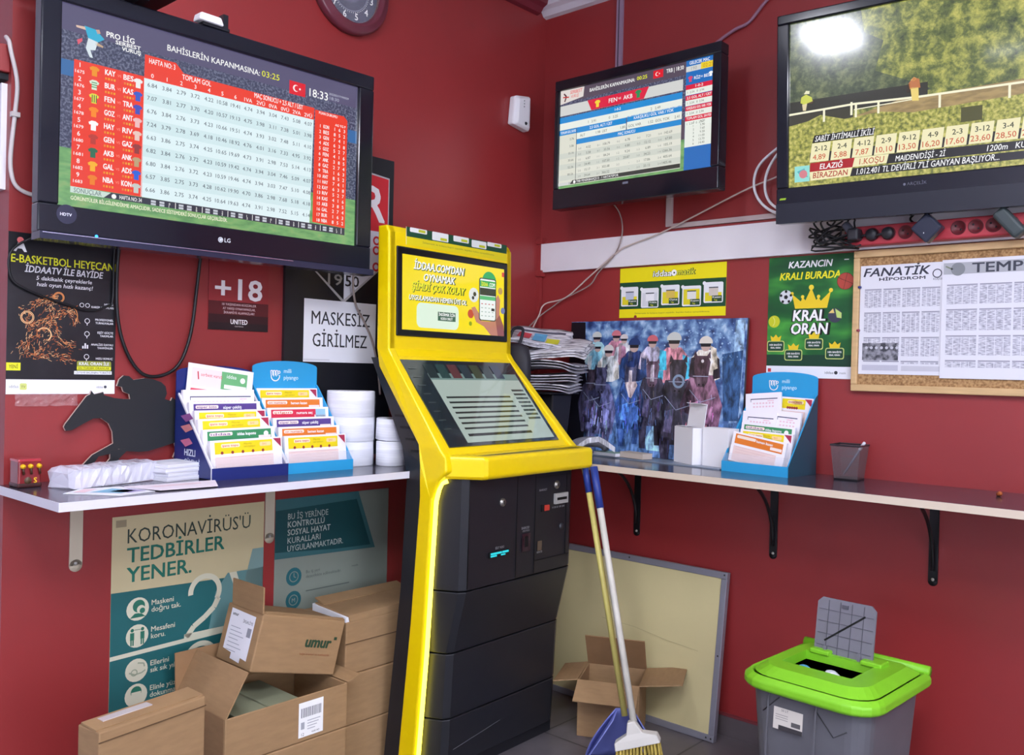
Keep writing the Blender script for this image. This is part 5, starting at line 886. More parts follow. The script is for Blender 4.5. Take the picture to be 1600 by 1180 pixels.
# two white cartons
def wbox(label, x, y, rz, w, d, h, flap):
    t = thing('white_carton', label, 'carton', (x, y, SZ + .0045), (0, 0, R(rz))); b = B(); m = M('white_card', (238, 237, 242), .6)
    b.box(0, 0, 0, w, .002, h, m).box(0, d - .002, 0, w, d, h, m).box(0, .002, 0, .002, d - .002, h, m).box(w - .002, .002, 0, w, d - .002, h, m).box(0.002, .002, 0, w - .002, d - .002, .002, m)
    obj('body', b, t)
    if flap:
        obj('lid_flap', B().box(.0, 0, 0, w - .012, .002, .085, m).box(0.004, -.018, .083, w - .016, .002, .085, m), t, (.006, d - .002, h), (R(-8), 0, 0)); obj('side_flap', B().box(0, .004, 0, .045, d - .006, .0015, m), t, (0.001, 0, h), (0, R(-4), 0))
    else: obj('lid', B().box(0, 0, h, w, d, h + .002, m), t)
wbox('open white carton with raised flap in front of the horse race picture', .748, -.102, -28, .125, .05, .130, True); wbox('closed white carton beside the right sky blue coupon rack', .885, -.137, -12, .115, .055, .133, False)
# mesh pen cup with pen, orange stub
def mesh_mat():
    m = bpy.data.materials.new('pen_cup_mesh'); m.use_nodes = True; nt = m.node_tree; bs = nt.nodes['Principled BSDF']; bs.inputs['Base Color'].default_value = (*lin((112, 104, 108)), 1); bs.inputs['Metallic'].default_value = .3; bs.inputs['Roughness'].default_value = .4
    tc = nt.nodes.new('ShaderNodeTexCoord'); ck = nt.nodes.new('ShaderNodeTexChecker'); ck.inputs['Scale'].default_value = 420; mr = nt.nodes.new('ShaderNodeMapRange'); mr.inputs['To Min'].default_value = .2; mr.inputs['To Max'].default_value = .75
    nt.links.new(tc.outputs['Object'], ck.inputs['Vector']); nt.links.new(ck.outputs['Fac'], mr.inputs['Value']); nt.links.new(mr.outputs[0], bs.inputs['Alpha']); return m
MESH = mesh_mat(); t = thing('pen_cup', 'dark wire mesh pen cup on the right shelf', 'pen cup', (1.385, -.085, SZ), (0, 0, R(4)))
def sq(r, z): return [(-r, -r, z), (r, -r, z), (r, r, z), (-r, r, z)]
obj('mesh_wall', B().loft([sq(.036, .004), sq(.0465, .112)], MESH, cap=False), t); obj('rim', B().loft([sq(.0485, .108), sq(.0485, .114), sq(.045, .114), sq(.045, .108), sq(.0485, .108)], M('cup_metal', (50, 47, 52), .35, .6), cap=False), t, bevel=.0015); obj('base', B().loft([sq(.037, 0), sq(.038, .006)], M('cup_metal', (50, 47, 52))), t, bevel=.002)
t = thing('pen', 'silver pen standing slanted in the mesh pen cup', 'pen', (1.363, -.085, SZ + .008), (0, R(31), 0)); obj('barrel', B().lathe([(.0001, 0), (.002, .008), (.0042, .02), (.0042, .108), (.0035, .11)], M('pen_silver', (176, 184, 206), .25, .7), 14), t); obj('cap', B().lathe([(.005, .105), (.005, .13), (.004, .134), (.0001, .134)], M('pen_cap', (206, 208, 216), .3), 14), t)
tag(obj('crayon_stub', B().lathe([(.0001, -.013), (.006, -.011), (.007, .004), (.004, .012), (.0001, .014)], M('orange_brown', (176, 96, 50), .5), 14, T3((0, 0, .0075), rx=78, rz=30)), None, (1.83, -.13, SZ)), 'small orange-brown stub lying at the right end of the right shelf', 'stub')

# ---------------------------------------------------------------- betting kiosk (local: x right, -y front)
K = thing('betting_kiosk', 'tall yellow and black betting kiosk with upper screen and sloped touch screen', 'kiosk', (.30, -.725, 0), (0, 0, R(92)))
KB = M('kiosk_black', (30, 31, 36), .38, noise=.05, nscale=20); KG = M('kiosk_gap', (10, 10, 12), .6)
def W(z): return .345 if z < 1.02 else (.345 - .033 * min(1, (z - 1.02) / .32))
# side profile, forward distance f at height z
front = [(.02, .118), (.42, .150), (.90, .176), (.955, .20), (.985, .235), (1.03, .228), (1.05, .205), (1.335, -.052), (1.36, -.070), (1.742, -.080), (1.765, -.095)]
back = [(1.765, -.135), (1.36, -.128), (1.30, -.112), (1.06, .105), (1.0, .118), (.90, .120), (.50, .092), (.02, .045)]
for s_ in (-1, 1):
    pl_ = front + back; o_ = [(s_ * W(z), -f, z) for z, f in pl_]; i_ = [(s_ * (W(z) - .034), -f, z) for z, f in pl_]
    b = B().loft([o_, i_] if s_ < 0 else [i_, o_], YEL); obj('side_frame', b, K, bevel=.008, seg=3)
# black rear shell: lower cabinet sides and the shell behind the slope
for s_ in (-1, 1):
    rear = [(.0, -.02), (.02, .06), (.50, .10), (.90, .126), (1.0, .124), (1.06, .11), (1.33, -.12), (1.33, -.155), (1.05, .035), (.95, .062), (.60, .045), (.0, -.02)][:-1]
    b = B().loft([[(s_ * (W(z) - .003), -f, z) for z, f in rear], [(s_ * (W(z) - .05), -f, z) for z, f in rear]], KB); q = obj('rear_shell', b, K)
    for k in range(4):
        z = 1.04 + .035 * k; f = .105 - (z - 1.06) * .85
        obj('vent_slot', B().box(s_ * (W(z) - .002) - .001, -f + .005, z - .004, s_ * (W(z) - .002) + .001, -f + .045, z + .004, KG), q)
obj('rear_panel', B().loft([[(-.30, -f, z), (.30, -f, z), (.30, -f - .02, z), (-.30, -f - .02, z)] for z, f in ((0, -.015), (.6, .045), (.95, .06), (1.05, .035), (1.33, -.155))], KB), K)
obj('plinth', B().box(-.30, -.165, 0, .30, .0, .05, KB), K)
# lower black door: plan with chamfers, three stacked sections
def sect(z0, z1, f0, f1, name):
    def ring(z, f): return [(-.318, -f + .085, z), (-.285, -f + .012, z), (-.262, -f, z), (.262, -f, z), (.285, -f + .012, z), (.318, -f + .085, z), (.318, -f + .11, z), (-.318, -f + .11, z)]
    return obj(name, B().loft([ring(z0, f0), ring(z1, f1)], KB), K, bevel=.003)
sect(.05, .205, .19, .197, 'lower_panel'); sect(.209, .412, .197, .206, 'lower_panel'); sect(.416, .612, .206, .252, 'middle_panel'); dr = sect(.616, .965, .252, .256, 'upper_door')
LED = M('yellow_light_strip', (255, 236, 70), .4, emit=6.5)
for s_ in (-1, 1):
    obj('light_strip', B().tube([(s_ * (W(z) - .016), -f - .004 + (.02 if s_ > 0 else 0), z) for z, f in ((.03, .120), (.42, .151), (.89, .176), (.93, .188))] + [(s_ * (W(.95) - .022), -.198, .948), (s_ * (W(.95) - .034), -.21, .955)], .007, LED, 8), K)
# fittings on the upper door (front plane y ~ -.254)
DF = -.2555
def seam(x0, z0, x1, z1): obj('panel_seam', B().box(x0, DF - .0012, z0, x1, DF + .002, z1, KG), dr)
for q in ((-.262, .62, -.2605, .96), (-.03, .62, -.0285, .96), (.066, .62, .0675, .96), (.066, .94, .262, .9415), (.24, .66, .2415, .9415), (.066, .66, .262, .6615)): seam(*q)
STEEL = M('lock_steel', (150, 146, 140), .3, .8)
for x, z, r_ in ((-.105, .875, .013), (.182, .908, .014)): obj('lock', B().lathe([(.0001, .008), (r_ * .7, .008), (r_ * .75, .005), (r_, .005), (r_, 0)], STEEL, 22, Matrix.Translation((x, DF, z)) @ X90).box(x - .0015, DF - .009, z - .006, x + .0015, DF - .007, z + .006, KG), dr)
obj('lock', B().lathe([(.0001, .004), (.011, .004), (.012, 0)], M('lock_dark', (66, 66, 72), .4, .5), 20, Matrix.Translation((.215, DF, .76)) @ X90), dr)
obj('note_slot', B().box(.168, DF - .008, .842, .242, DF, .878, M('slot_silver', (186, 186, 184), .35, .3)).box(.178, DF - .0095, .855, .232, DF - .0078, .864, KG), dr, label='silver banknote slot')
obj('red_light', B().box(.112, DF - .006, .825, .138, DF, .843, M('red_lamp', (220, 60, 50), .3, emit=.55)).box(.098, DF - .004, .823, .112, DF, .845, KG), dr, label='small red lit button')
cy_ = M('cyan_slot_light', (40, 214, 226), .3, emit=1.1)
obj('ticket_slot', B().box(-.165, DF - .004, .703, -.068, DF, .721, KG).box(-.160, DF - .006, .713, -.108, DF - .004, .719, cy_).box(-.104, DF - .006, .713, -.074, DF - .004, .719, cy_).box(-.160, DF - .006, .706, -.132, DF - .004, .711, cy_).box(-.11, DF - .006, .706, -.09, DF - .004, .710, cy_), dr, label='glowing cyan ticket slot')
obj('scanner_window', B().box(.0, DF - .002, .70, .042, DF, .76, M('scanner_glass', (44, 26, 34), .12)).box(.012, DF - .0025, .715, .03, DF - .0015, .75, KG), dr)
b = B(); tx = C(186, 188, 190)
def dtext(s_, x, z, h_, w__): 
    q = B(); q.text(s_, x, z, h_, tx, 1, w__, bold=.02); n = len(b.v); b.v += [(p[0], DF - .0018, p[2]) for p in q.v]
    for f, i in zip(q.f, q.mi): b.f.append(tuple(n + a for a in f)); b.mi.append(b.slot(q.mats[i])); b.sm.append(False)
dtext('BİLET YAZICI', -.135, .728, .007, .042); dtext('BARKOD', -.005, .775, .008, .04); dtext('OKUYUCU', .0, .766, .006, .036); dtext('BANKNOT', .085, .893, .007, .042); dtext('10 20 50 100 200', .158, .828, .006, .07); dtext('SERVİS', .078, .685, .006, .03)
b.box(.082, DF - .002, .693, .105, DF - .001, .725, C(90, 76, 62)); obj('door_lettering', b, dr)
obj('scratch', B().flat([(-.245, .105), (-.02, .135), (-.02, .1365), (-.245, .1066)], C(110, 112, 116), 1), K, (0, -.196, 0))
# ledge with pen tray
led = [(-.338, -.19), (-.332, -.215), (-.262, -.314), (-.25, -.32), (.298, -.32), (.31, -.314), (.338, -.215), (.338, -.19)]
b = B(); b.loft([[(x * .99, y + .01, .962) for x, y in led], [(x, y, .972) for x, y in led], [(x, y, 1.026) for x, y in led], [(x * .99, y + .008, 1.034) for x, y in led]], YEL); o = obj('ledge', b, K, bevel=.006, seg=3)
obj('pen_tray', B().flat([(-.24, 0), (.265, 0), (.25, .04), (-.27, .012)], M('tray_dark', (60, 52, 30), .3), 1), o, (0, -.295, 1.0345), (R(-90), 0, 0))
# sloped touch screen; local frame: x right, z up the slope
a_ = math.atan2(1.335 - 1.04, .195 + .062); SL = (R(90) - a_); L_ = math.hypot(1.335 - 1.04, .195 + .062)
so = obj('sloped_panel', B().box(-.312, 0, -.005, .312, .03, L_ + .01, YEL), K, (0, -.205, 1.036), (-SL, 0, 0), bevel=.004)
TS0, TS1 = .022, L_ - .012
b = B(); b.box(-.288, -.004, TS0, .272, .002, TS1, M('touch_glass', (38, 48, 52), .05, spec=.8, coat=1.0))
tg = lambda x, y: (-.288 + .56 * x, TS0 + (TS1 - TS0) * (1 - y))
def tr(x0, y0, x1, y1, m, l): b.flat([(p[0], p[1]) for p in (tg(x0, y1), tg(x1, y1), tg(x1, y0), tg(x0, y0))], m, l)
te = lambda r, g, bb, e=.72: C(r, g, bb, .05, e)
tr(.16, .16, .97, .965, te(196, 214, 206), 12); tr(.16, .16, .97, .24, te(130, 160, 156), 13)
for k, c in enumerate(((60, 80, 84), (70, 110, 110), (150, 90, 96), (70, 96, 110), (96, 116, 90), (60, 90, 96), (80, 100, 130))): tr(.16 + .1 * k, .05, .24 + .1 * k, .22, te(*c, .35), 14)
for k in range(7): tr(.2, .44 + .06 * k, .78, .462 + .06 * k, te(70, 80, 80, .4), 14)
tr(.2, .87, .78, .9, te(50, 58, 60, .4), 14)
for k in range(8): tr(.83, .36 + .05 * k, .95, .385 + .05 * k, te(90, 110, 104, .4), 14)
for k in range(8): tr(.03, .1 + .1 * k, .09, .112 + .1 * k, te(120, 130, 130, .3), 14)
obj('touch_screen', b, so)
# upper screen housing
uo = obj('upper_housing', B().loft([[(-.31, -f, z), (.31, -f, z), (.31, -f + .045, z), (-.31, -f + .045, z)] for z, f in ((1.33, -.056), (1.36, -.070), (1.742, -.080), (1.765, -.095))], YEL), K, bevel=.006, seg=3)
tl = math.atan2(.010, .382)
HB = lambda z: (0, .0705 + (z - 1.36) * .010 / .382, z)
bz = obj('screen_bezel', B().box(-.280, -.006, 0, .283, .004, .297, M('kiosk_bezel', (16, 17, 20), .2)), uo, HB(1.402), (-tl, 0, 0), bevel=.008, seg=3)
b = B(); u0, u1, v0, v1 = -.258, .260, .022, .272
P, sx, sy = raster(u0, u1, v0, v1)
def TXk(s, x, y, h, m, l=20, w=None, al='L', bold=.03, sh=.2): b.text(s, *P(x, y), h * sy, m, l, None if w is None else w * sx, al, bold, sh)
ky = E(250, 226, 16); kd = E(60, 84, 30); kw = E(250, 252, 250)
b.rect(u0, v0, u1, v1, ky, 16)
for s_, x, y, hh, wd, m in (('İDDAA.COM\'DAN', 160, 160, 92, 745, kw), ('OYNAMAK', 298, 288, 84, 470, kw), ('ŞİMDİ ÇOK KOLAY', 132, 410, 86, 790, E(240, 236, 40)), ('UYGULAMADAN HEMEN ÜYE OL', 92, 534, 58, 865, kw)):
    TXk(s_, x + 6, y + 6, hh, kd, 17, wd + 10, bold=.07); TXk(s_, x, y, hh, m, 18, wd, bold=.035)
b.rrect(*P(204, 862), *P(838, 560), .02, E(226, 246, 226), 17); b.rect(*P(515, 762), *P(788, 652), E(60, 104, 84), 18); TXk('İNDİRMEK İÇİN', 530, 700, 34, kw, 19, 245, sh=0); TXk('KODU OKUT', 560, 748, 30, kw, 19, 180, sh=0)
b.disc(*P(1340, 205), .040, E(30, 170, 90), 17, 24, 1.0); b.disc(*P(1081, 392), .026, E(226, 230, 232), 17); b.disc(*P(1095, 380), .009, E(40, 40, 44), 18, 6); b.disc(*P(1068, 430), .007, E(40, 40, 44), 18, 6); b.disc(*P(1534, 300), .013, E(190, 150, 90), 17); b.disc(*P(1033, 640), .016, E(200, 70, 40), 17); b.disc(*P(1029, 766), .008, E(140, 160, 20), 17); b.disc(*P(1580, 560), .012, E(110, 120, 170), 17); b.rect(*P(1560, 105), *P(1600, 45), E(220, 60, 40), 17)
sk = E(196, 130, 110); sk2 = E(150, 84, 84)
b.flat([P(*k) for k in ((1040, 560), (1100, 540), (1180, 640), (1210, 720), (1360, 720), (1460, 640), (1450, 420), (1490, 350), (1530, 420), (1520, 620), (1590, 760), (1600, 900), (1370, 900), (1250, 790), (1120, 740))], sk, 18); b.flat([P(*k) for k in ((1450, 700), (1520, 620), (1590, 760), (1600, 900), (1490, 900))], sk2, 19)
b.rrect(*P(1165, 715), *P(1455, 155), .010, E(40, 60, 60), 20); b.rrect(*P(1178, 702), *P(1442, 168), .008, E(240, 246, 244), 21); b.rect(*P(1178, 270), *P(1442, 190), E(40, 170, 90), 22); TXk('İDDAA', 1200, 258, 48, E(236, 240, 60), 23, 110, sh=0); TXk('.COM', 1330, 258, 48, kw, 23, 100, sh=0); b.rect(*P(1178, 380), *P(1442, 285), E(40, 50, 54), 22); b.rect(*P(1178, 440), *P(1442, 390), E(90, 190, 120), 22)
for r_ in range(4):
    for c_ in range(4): b.rect(*P(1200 + 60 * c_, 500 + 52 * r_), *P(1228 + 60 * c_, 488 + 52 * r_), E(190, 90, 90) if r_ == 0 else E(170, 190, 180), 22)
b.rect(*P(1370, 580), *P(1425, 545), E(40, 44, 50), 23)
obj('screen', b, bz, label='lit yellow advertising screen')
b = B(); b.rect(-.235, .305, .281, .352, C(226, 208, 20), 2); b.rect(-.235, .333, .281, .365, DG, 3); b.rect(-.237, .305, -.235, .365, C(240, 236, 190), 3); b.text('İddaamatik ile kolayca kupon yapabilir, bayiden hızlıca oynayabilirsiniz.', -.16, .318, .006, C(140, 136, 60), 3, .37)
for k, (x, z0_, z1_) in enumerate(((-.18, .350, .365), (-.075, .336, .365), (.03, .345, .365), (.125, .336, .362), (.21, .350, .365))): b.rrect(x - .04, z0_, x + .04, z1_, .004, C(226, 228, 224), 4); b.rect(x + .0, z0_ + .003, x + .032, z0_ + .012, C(190, 196, 40), 5)
obj('top_sticker', b, uo, HB(1.402), (-tl, 0, 0))

# ---------------------------------------------------------------- cartons on the floor
SEAMC = M('carton_seam', (96, 72, 48), .85); TAPE = M('carton_tape', (176, 142, 104), .35)
def carton(label, x, y, z, rz, w, d, h, open_=False, seamz=None, flaps=(), rx=0, ry=0, th=.005, cz=False):
    """x,y,z is the middle of the base; front is local -y"""
    t = thing('cardboard_box', label, 'cardboard box', (x, y, z), (R(rx), R(ry), R(rz)))
    b = B(); w2, d2 = w / 2, d / 2
    if open_:
        b.box(-w2, -d2, 0, w2, -d2 + th, h, CARD).box(-w2, d2 - th, 0, w2, d2, h, CARD).box(-w2, -d2 + th, 0, -w2 + th, d2 - th, h, CARD).box(w2 - th, -d2 + th, 0, w2, d2 - th, h, CARD).box(-w2 + th, -d2 + th, 0, w2 - th, d2 - th, th, CARDIN)
    else: b.box(-w2, -d2, 0, w2, d2, h, CARD)
    obj('body', b, t, bevel=.004)
    if seamz:
        for k, zz in enumerate(seamz): obj('flap_edge', B().box(-w2 - .001, -d2 - .0018, zz - .0012, w2 + .001, -d2, zz + .0012, SEAMC), t)
    for side, ang, ln in flaps:
        if side == 'F': q = obj('flap', B().box(-w2, 0, 0, w2, th * .8, ln, CARD), t, (0, -d2, h), (R(ang), 0, 0))
        if side == 'B': q = obj('flap', B().box(-w2, -th * .8, 0, w2, 0, ln, CARDIN), t, (0, d2, h), (R(-ang), 0, 0))
        if side == 'L': q = obj('flap', B().box(0, -d2, 0, th * .8, d2, ln, CARD), t, (-w2, 0, h), (0, R(-ang), 0))
        if side == 'R': q = obj('flap', B().box(-th * .8, -d2, 0, 0, d2, ln, CARD), t, (w2, 0, h), (0, R(ang), 0))
    return t
# stack of three behind the kiosk's left side (C), two under the open one (B)
carton('closed brown carton on the floor behind the kiosk, bottom of its stack', .155, -1.030, 0, 90, .35, .23, .176)
carton('closed brown carton in the middle of the stack left of the kiosk', .154, -1.031, .1775, 90, .35, .23, .157)
t = carton('brown carton with white paper under its lifted lid, top of stack by the kiosk', .154, -1.03, .336, 90, .35, .225, .165, seamz=(.098,))
obj('lid', B().loft([[(-.16, -.112, .165), (.175, -.112, .165), (.175, -.112, .190), (-.165, -.112, .186)], [(-.175, .05, .195), (.175, .05, .2), (.175, .05, .203), (-.175, .05, .199)]], CARD), t); obj('lid_rear', B().box(-.17, .06, .165, .175, .108, .17, CARD), t, (0, 0, .02), (R(16), 0, 0)); obj('paper', B().loft([[(-.174, -.108, .165), (-.05, -.108, .165), (-.05, -.108, .184), (-.174, -.108, .18)], [(-.178, .06, .165), (-.05, .06, .165), (-.05, .06, .196), (-.178, .06, .194)]], PAPER), t, label='white paper sheet')
carton('closed brown carton on the floor under the open carton with the barcode label', .215, -1.463, 0, 90, .405, .27, .218)
t = carton('open brown carton with white barcode label, green-grey packs inside', .215, -1.463, .22, 90, .405, .27, .13, True, flaps=(('L', -30, .13), ('B', 4, .115), ('R', 75, .05)))
b = B(); b.rect(.03, .012, .115, .112, WH, 1)
q = random.Random(2); x = .038
while x < .105: wd = q.uniform(.001, .0035); b.rect(x, .068, min(.108, x + wd), .095, C(120, 120, 130), 2); x += wd + q.uniform(.001, .003)
[b.rect(.06, .055 - .008 * k, .105 - .006 * k, .0575 - .008 * k, C(180, 182, 190), 2) for k in range(4)]; b.rect(.038, .035, .05, .055, C(170, 172, 180), 2); b.text('12', .04, .016, .008, C(60, 60, 66), 2); b.text('4500 AD', .075, .018, .005, C(60, 60, 66), 2)
obj('address_label', b, t, (0, -.1355, 0), label='white label with barcode')
GGP = M('green_grey_pack', (132, 136, 112), .6)
for k, (xx, lab) in enumerate(((-.105, 'left green-grey pack inside the open barcode carton'), (.0, 'right green-grey pack inside the open barcode carton'))):
    tag(obj('paper_pack', B().box(-.05, -.115, 0, .05, .1, .112, GGP), None, (.215, -1.463 + xx, .2262), (0, 0, R(90)), bevel=.003), lab, 'pack', 'packs in the open carton')
t = thing('cardboard_box', 'tilted brown carton with green lettering and white delivery note, on top of the open carton', 'cardboard box', (.192, -1.387, .474), (0, R(14.65), R(90)))
w2, d2, h2 = .15, .0916, .081
b = B(); b.box(-w2, -d2, -h2, w2, d2, h2, CARD); obj('body', b, t, bevel=.004)
b = B(); gi = C(38, 66, 44, .7); b.text('umur', .018, -.002, .030, gi, 1, .092, bold=.05, sh=.12); b.rect(.120, .022, .131, .031, gi, 1); b.text('kağıt ürünleri ve matbaacılık', .005, -.026, .0055, C(140, 76, 46, .7), 1, .11); obj('lettering', b, t, (0, -d2 - .0005, 0), label='dark green printed lettering')
obj('flap', B().box(-.003, -d2, 0, .002, d2 * .75, .075, CARD), t, (-w2, 0, h2), (0, R(-14), 0)); obj('front_flap_edge', B().box(-w2, -.004, 0, w2, 0, .012, CARD), t, (0, -d2 + .006, h2 - .001), (R(-70), 0, 0))
b = B(); b.flat([(-.065, -.045), (-.02, -.05), (-.02, -.066), (.03, -.07), (.03, -.055), (.062, -.058), (.062, .066), (-.065, .07)], C(238, 238, 244, .6), 1); b.text('umur', -.055, .052, .009, C(50, 54, 60), 2, .03, bold=.03); b.text('İRSALİYE', .005, .04, .008, C(50, 54, 60), 2, .05); b.rect(.035, .005, .055, .03, C(150, 150, 160), 2); [b.rect(-.05, .02 - .011 * k, -.0 + .012 * (k % 3), .022 - .011 * k, C(170, 172, 184), 2) for k in range(7)]
obj('delivery_note', b, t, (-w2 - .0006, 0, 0), (0, 0, R(-90)), label='white delivery note')
t = carton('tall brown carton standing at the front of the carton group, lower left', .385, -1.905, 0, 90 + 8.5, .29, .085, .452, seamz=(.428, .285))
obj('top_flap', B().box(-.145, -.03, 0, .145, .03, .004, CARD), t, (0, .0, .453), (R(5), 0, 0)); obj('tape', B().box(-.11, -.002, .4525, .02, .03, .459, M('clear_tape_sheen', (200, 190, 190), .15)), t)
t = carton('small open brown carton with spread flaps between the kiosk and the cream board', .61, -.255, 0, 26, .22, .20, .20, True, flaps=(('L', 100, .09), ('F', 118, .10), ('R', 82, .15), ('B', -32, .15)))

# ---------------------------------------------------------------- cream board leaning on the right wall
ln = math.degrees(math.atan2(.072, .59))
t = thing('notice_board', 'large cream board with grey metal frame leaning on the wall under the right shelf', 'board', (.52, -.094, .0), (R(-ln), 0, 0))
CRM = M('board_cream', (206, 194, 146), .5, noise=.05, nscale=3); FRM = M('board_frame', (150, 150, 160), .35, .4)
obj('panel', B().box(-.40, -.008, .02, .40, .008, .575, CRM), t)
for q in ((-.42, -.012, 0, .42, .012, .024), (-.42, -.012, .571, .42, .012, .595)): obj('frame_rail', B().box(*q, FRM), t, bevel=.002)
for q in ((-.42, -.012, .024, -.397, .012, .571), (.397, -.012, .024, .42, .012, .571)): obj('frame_rail', B().box(*q, FRM), t, bevel=.002)
b = B(); [b.disc(x, z, .0035, C(60, 58, 60), 1, 10) for x, z in ((.409, .585), (.409, .30), (.409, .012), (.39, .012), (0, .585))]; b.stroke([(-.1, .335), (.05, .33), (.2, .31), (.33, .30)], .0012, C(170, 160, 120, .6), 1); obj('rivet', b, t, (0, -.0122, 0))

# ---------------------------------------------------------------- broom and dustpan
LIL = M('dustpan_blue', (104, 112, 178), .4, noise=.08, nscale=8); GRIP = M('grip_blue', (42, 62, 140), .4); STW = M('stick_white', (206, 202, 190), .4, noise=.08, nscale=12); STY = M('stick_yellow', (206, 194, 110), .4, noise=.08, nscale=12)
p0, p1 = Vector((.885, -.515, .135)), Vector((.628, -.428, .965)); d_ = (p1 - p0).normalized()
t = thing('broom', 'broom with cream stick and straw bristles leaning against the right shelf by the kiosk', 'broom', tuple(p0))
obj('stick', B().tube([(0, 0, 0), p1 - p0], .0115, STW, 14), t); obj('grip', B().tube([d_ * ((p1 - p0).length - .14), d_ * ((p1 - p0).length + .004)], [.0135, .0135], GRIP, 14), t)
hX = T3((0, 0, -.005), ry=-18, rz=28)
obj('head', B().loft([[(x * s_, y * s2, z) for x, y in ((-.075, -.02), (.075, -.02), (.075, .02), (-.075, .02))] for z, s_, s2 in ((-.03, 1, 1), (-.005, .95, .9), (.012, .35, .7), (.05, .16, .7))], M('broom_head_white', (214, 210, 202), .45), X=hX), t, bevel=.003)
q = random.Random(9); b = B(); BR = ramp_mat('straw_bristles', [(.4, (132, 112, 44)), (.6, (196, 172, 84))], 60, 3, rough=.8, stretch=(4, 4, .4))
for i in range(13):
    for j in range(4):
        x, y = -.068 + .1133 * .1 * i, -.014 + .0093 * j; a = hX @ Vector((x, y, -.028)); e = Vector((a.x * 1.15 + q.uniform(-.006, .006) + .01, a.y * 1.2 + q.uniform(-.006, .006), -.122)); b.tube([a, e], [.0042, .005], BR, 5)
o = obj('bristles', b, t); o['kind'] = 'stuff'
p0, p1 = Vector((.815, -.475, .165)), Vector((.585, -.425, .975)); d_ = (p1 - p0).normalized()
t = thing('dustpan', 'lilac-blue long-handled dustpan standing behind the broom bristles', 'dustpan', tuple(p0))
obj('stick', B().tube([(0, 0, 0), p1 - p0], .0105, STY, 14), t); obj('grip', B().tube([d_ * ((p1 - p0).length - .10), d_ * ((p1 - p0).length + .004)], .0125, GRIP, 14), t)
# pan: rounded hood at the back narrowing to the stick, two curved side walls, flat floor lip
b = B(); rg = []
for k in range(9):
    f = k / 8; zt = .03 * (1 - f) + .01
    zt = .02 - .182 * f; hw = .028 + .095 * math.sin(f * 1.5) ; dp = .012 + .10 * math.sin(f * 1.35)
    rg.append([(hw * math.cos(a), -dp * (1 - abs(math.cos(a)) ** 1.5) * 0 + (.045 if False else 0) + dp * math.sin(a) * .9 - dp * .35, zt) for a in [math.pi * (i / 12) for i in range(13)]])
X = T3((0, .0, 0), rz=24)
b.loft(rg, LIL, cap=False, closed=False, smooth=True, X=X); o = obj('pan', b, t); md = o.modifiers.new('solid', 'SOLIDIFY'); md.thickness = .004
for s_ in (-1, 1):
    w_pts = [(0, .012), (-.03, -.01), (-.075, -.075), (-.10, -.155), (.02, -.16), (.03, -.08)]
    b = B(); b.loft([[(s_ * (.028 + .10 * min(1, max(0, -z) / .16)) + dx, y, z) for y, z in w_pts] for dx in (-.002, .002)], LIL, X=X); obj('side_wall', b, t)

# ---------------------------------------------------------------- waste bin
t = thing('waste_bin', 'grey plastic waste bin with bright green lid under the right shelf', 'bin', (1.512, -.480, 0), (0, 0, R(-3)))
BG = M('bin_grey', (96, 96, 102), .45, noise=.06, nscale=12); LIME = M('bin_lime', (126, 196, 40), .4, noise=.07, nscale=7)
def rr_(hw, hd, z, c, hd2=None):
    hd2 = hd2 or hd
    def arc(cx, cy, r, a0): return [(cx + r * math.cos(R(a0 + 18 * k)), cy + r * math.sin(R(a0 + 18 * k)), z) for k in range(6)]
    return arc(hw - c, -hd + c, c, -90) + arc(hw - .03, hd2 - .03, .03, 0) + arc(-hw + .03, hd2 - .03, .03, 90) + arc(-hw + c, -hd + c, c, 180)
def hollow(out, inn, m, X=None):
    return B().loft(out + inn[::-1], m, X=X)
obj('tub', hollow([rr_(.138, .145, 0, .05), rr_(.140, .147, .01, .05), rr_(.168, .178, .46, .055)], [rr_(.133, .14, .012, .05), rr_(.163, .173, .46, .055)], BG), t, bevel=.003)
for pts in (((-.12, .385), (-.095, .41), (-.07, .435)), ((.03, .43), (.08, .37), (.115, .395))): obj('rib', B().tube([(x, -.1785 + (.46 - z) * .072, z) for x, z in pts], .0018, M('bin_line', (52, 52, 56), .5), 6), t)
for x in (-.10, .035): obj('rib', B().box(x - .002, -.0015, -.44, x + .002, .002, 0, BG), t, (0, -.1785, .455), (R(-4.0), 0, 0))
lid = hollow([rr_(.188, .200, .447, .08), rr_(.194, .207, .455, .08), rr_(.194, .207, .473, .08), rr_(.180, .192, .487, .075)], [rr_(.172, .184, .447, .065), rr_(.172, .184, .48, .065)], LIME)
obj('lid_rim', lid, t, bevel=.004, seg=2)
hx0, hx1, hy0, hy1 = -.115, .085, -.085, .062
b = B(); T_ = rr_(.172, .182, .484, .072); T2_ = rr_(.145, .150, .504, .06); b.loft([T_, T2_], LIME, cap=False)
hole = [(hx0, hy0, .504), (hx1, hy0, .504), (hx1, hy1, .504), (hx0, hy1, .504)]
o_ = T2_; k0 = len(b.v)
b.add(o_ + hole, [tuple(range(0, 6)) + (25,), (5, 6, 26, 25), tuple(range(6, 12)) + (26,), (11, 12, 27, 26), tuple(range(12, 18)) + (27,), (17, 18, 24, 27), tuple(range(18, 24)) + (24,), (23, 0, 25, 24)], LIME)
hole2 = [(x, y, .478) for x, y, _ in hole]; b.loft([hole, hole2], LIME, cap=False); obj('lid_top', b, t)
obj('lid_rear_lip', B().tube([(-.185, .195, .486), (.185, .195, .486)], .015, LIME, 14), t)
for s_ in (-1, 1): obj('hinge_block', B().box(s_ * .075 - .03, hy1 - .005, .500, s_ * .075 + .03, hy1 + .05, .514, LIME), t, bevel=.004)
b = B(); FG = M('bin_flap_grey', (116, 114, 124), .5, noise=.06, nscale=12); hw, z1 = .086, .170
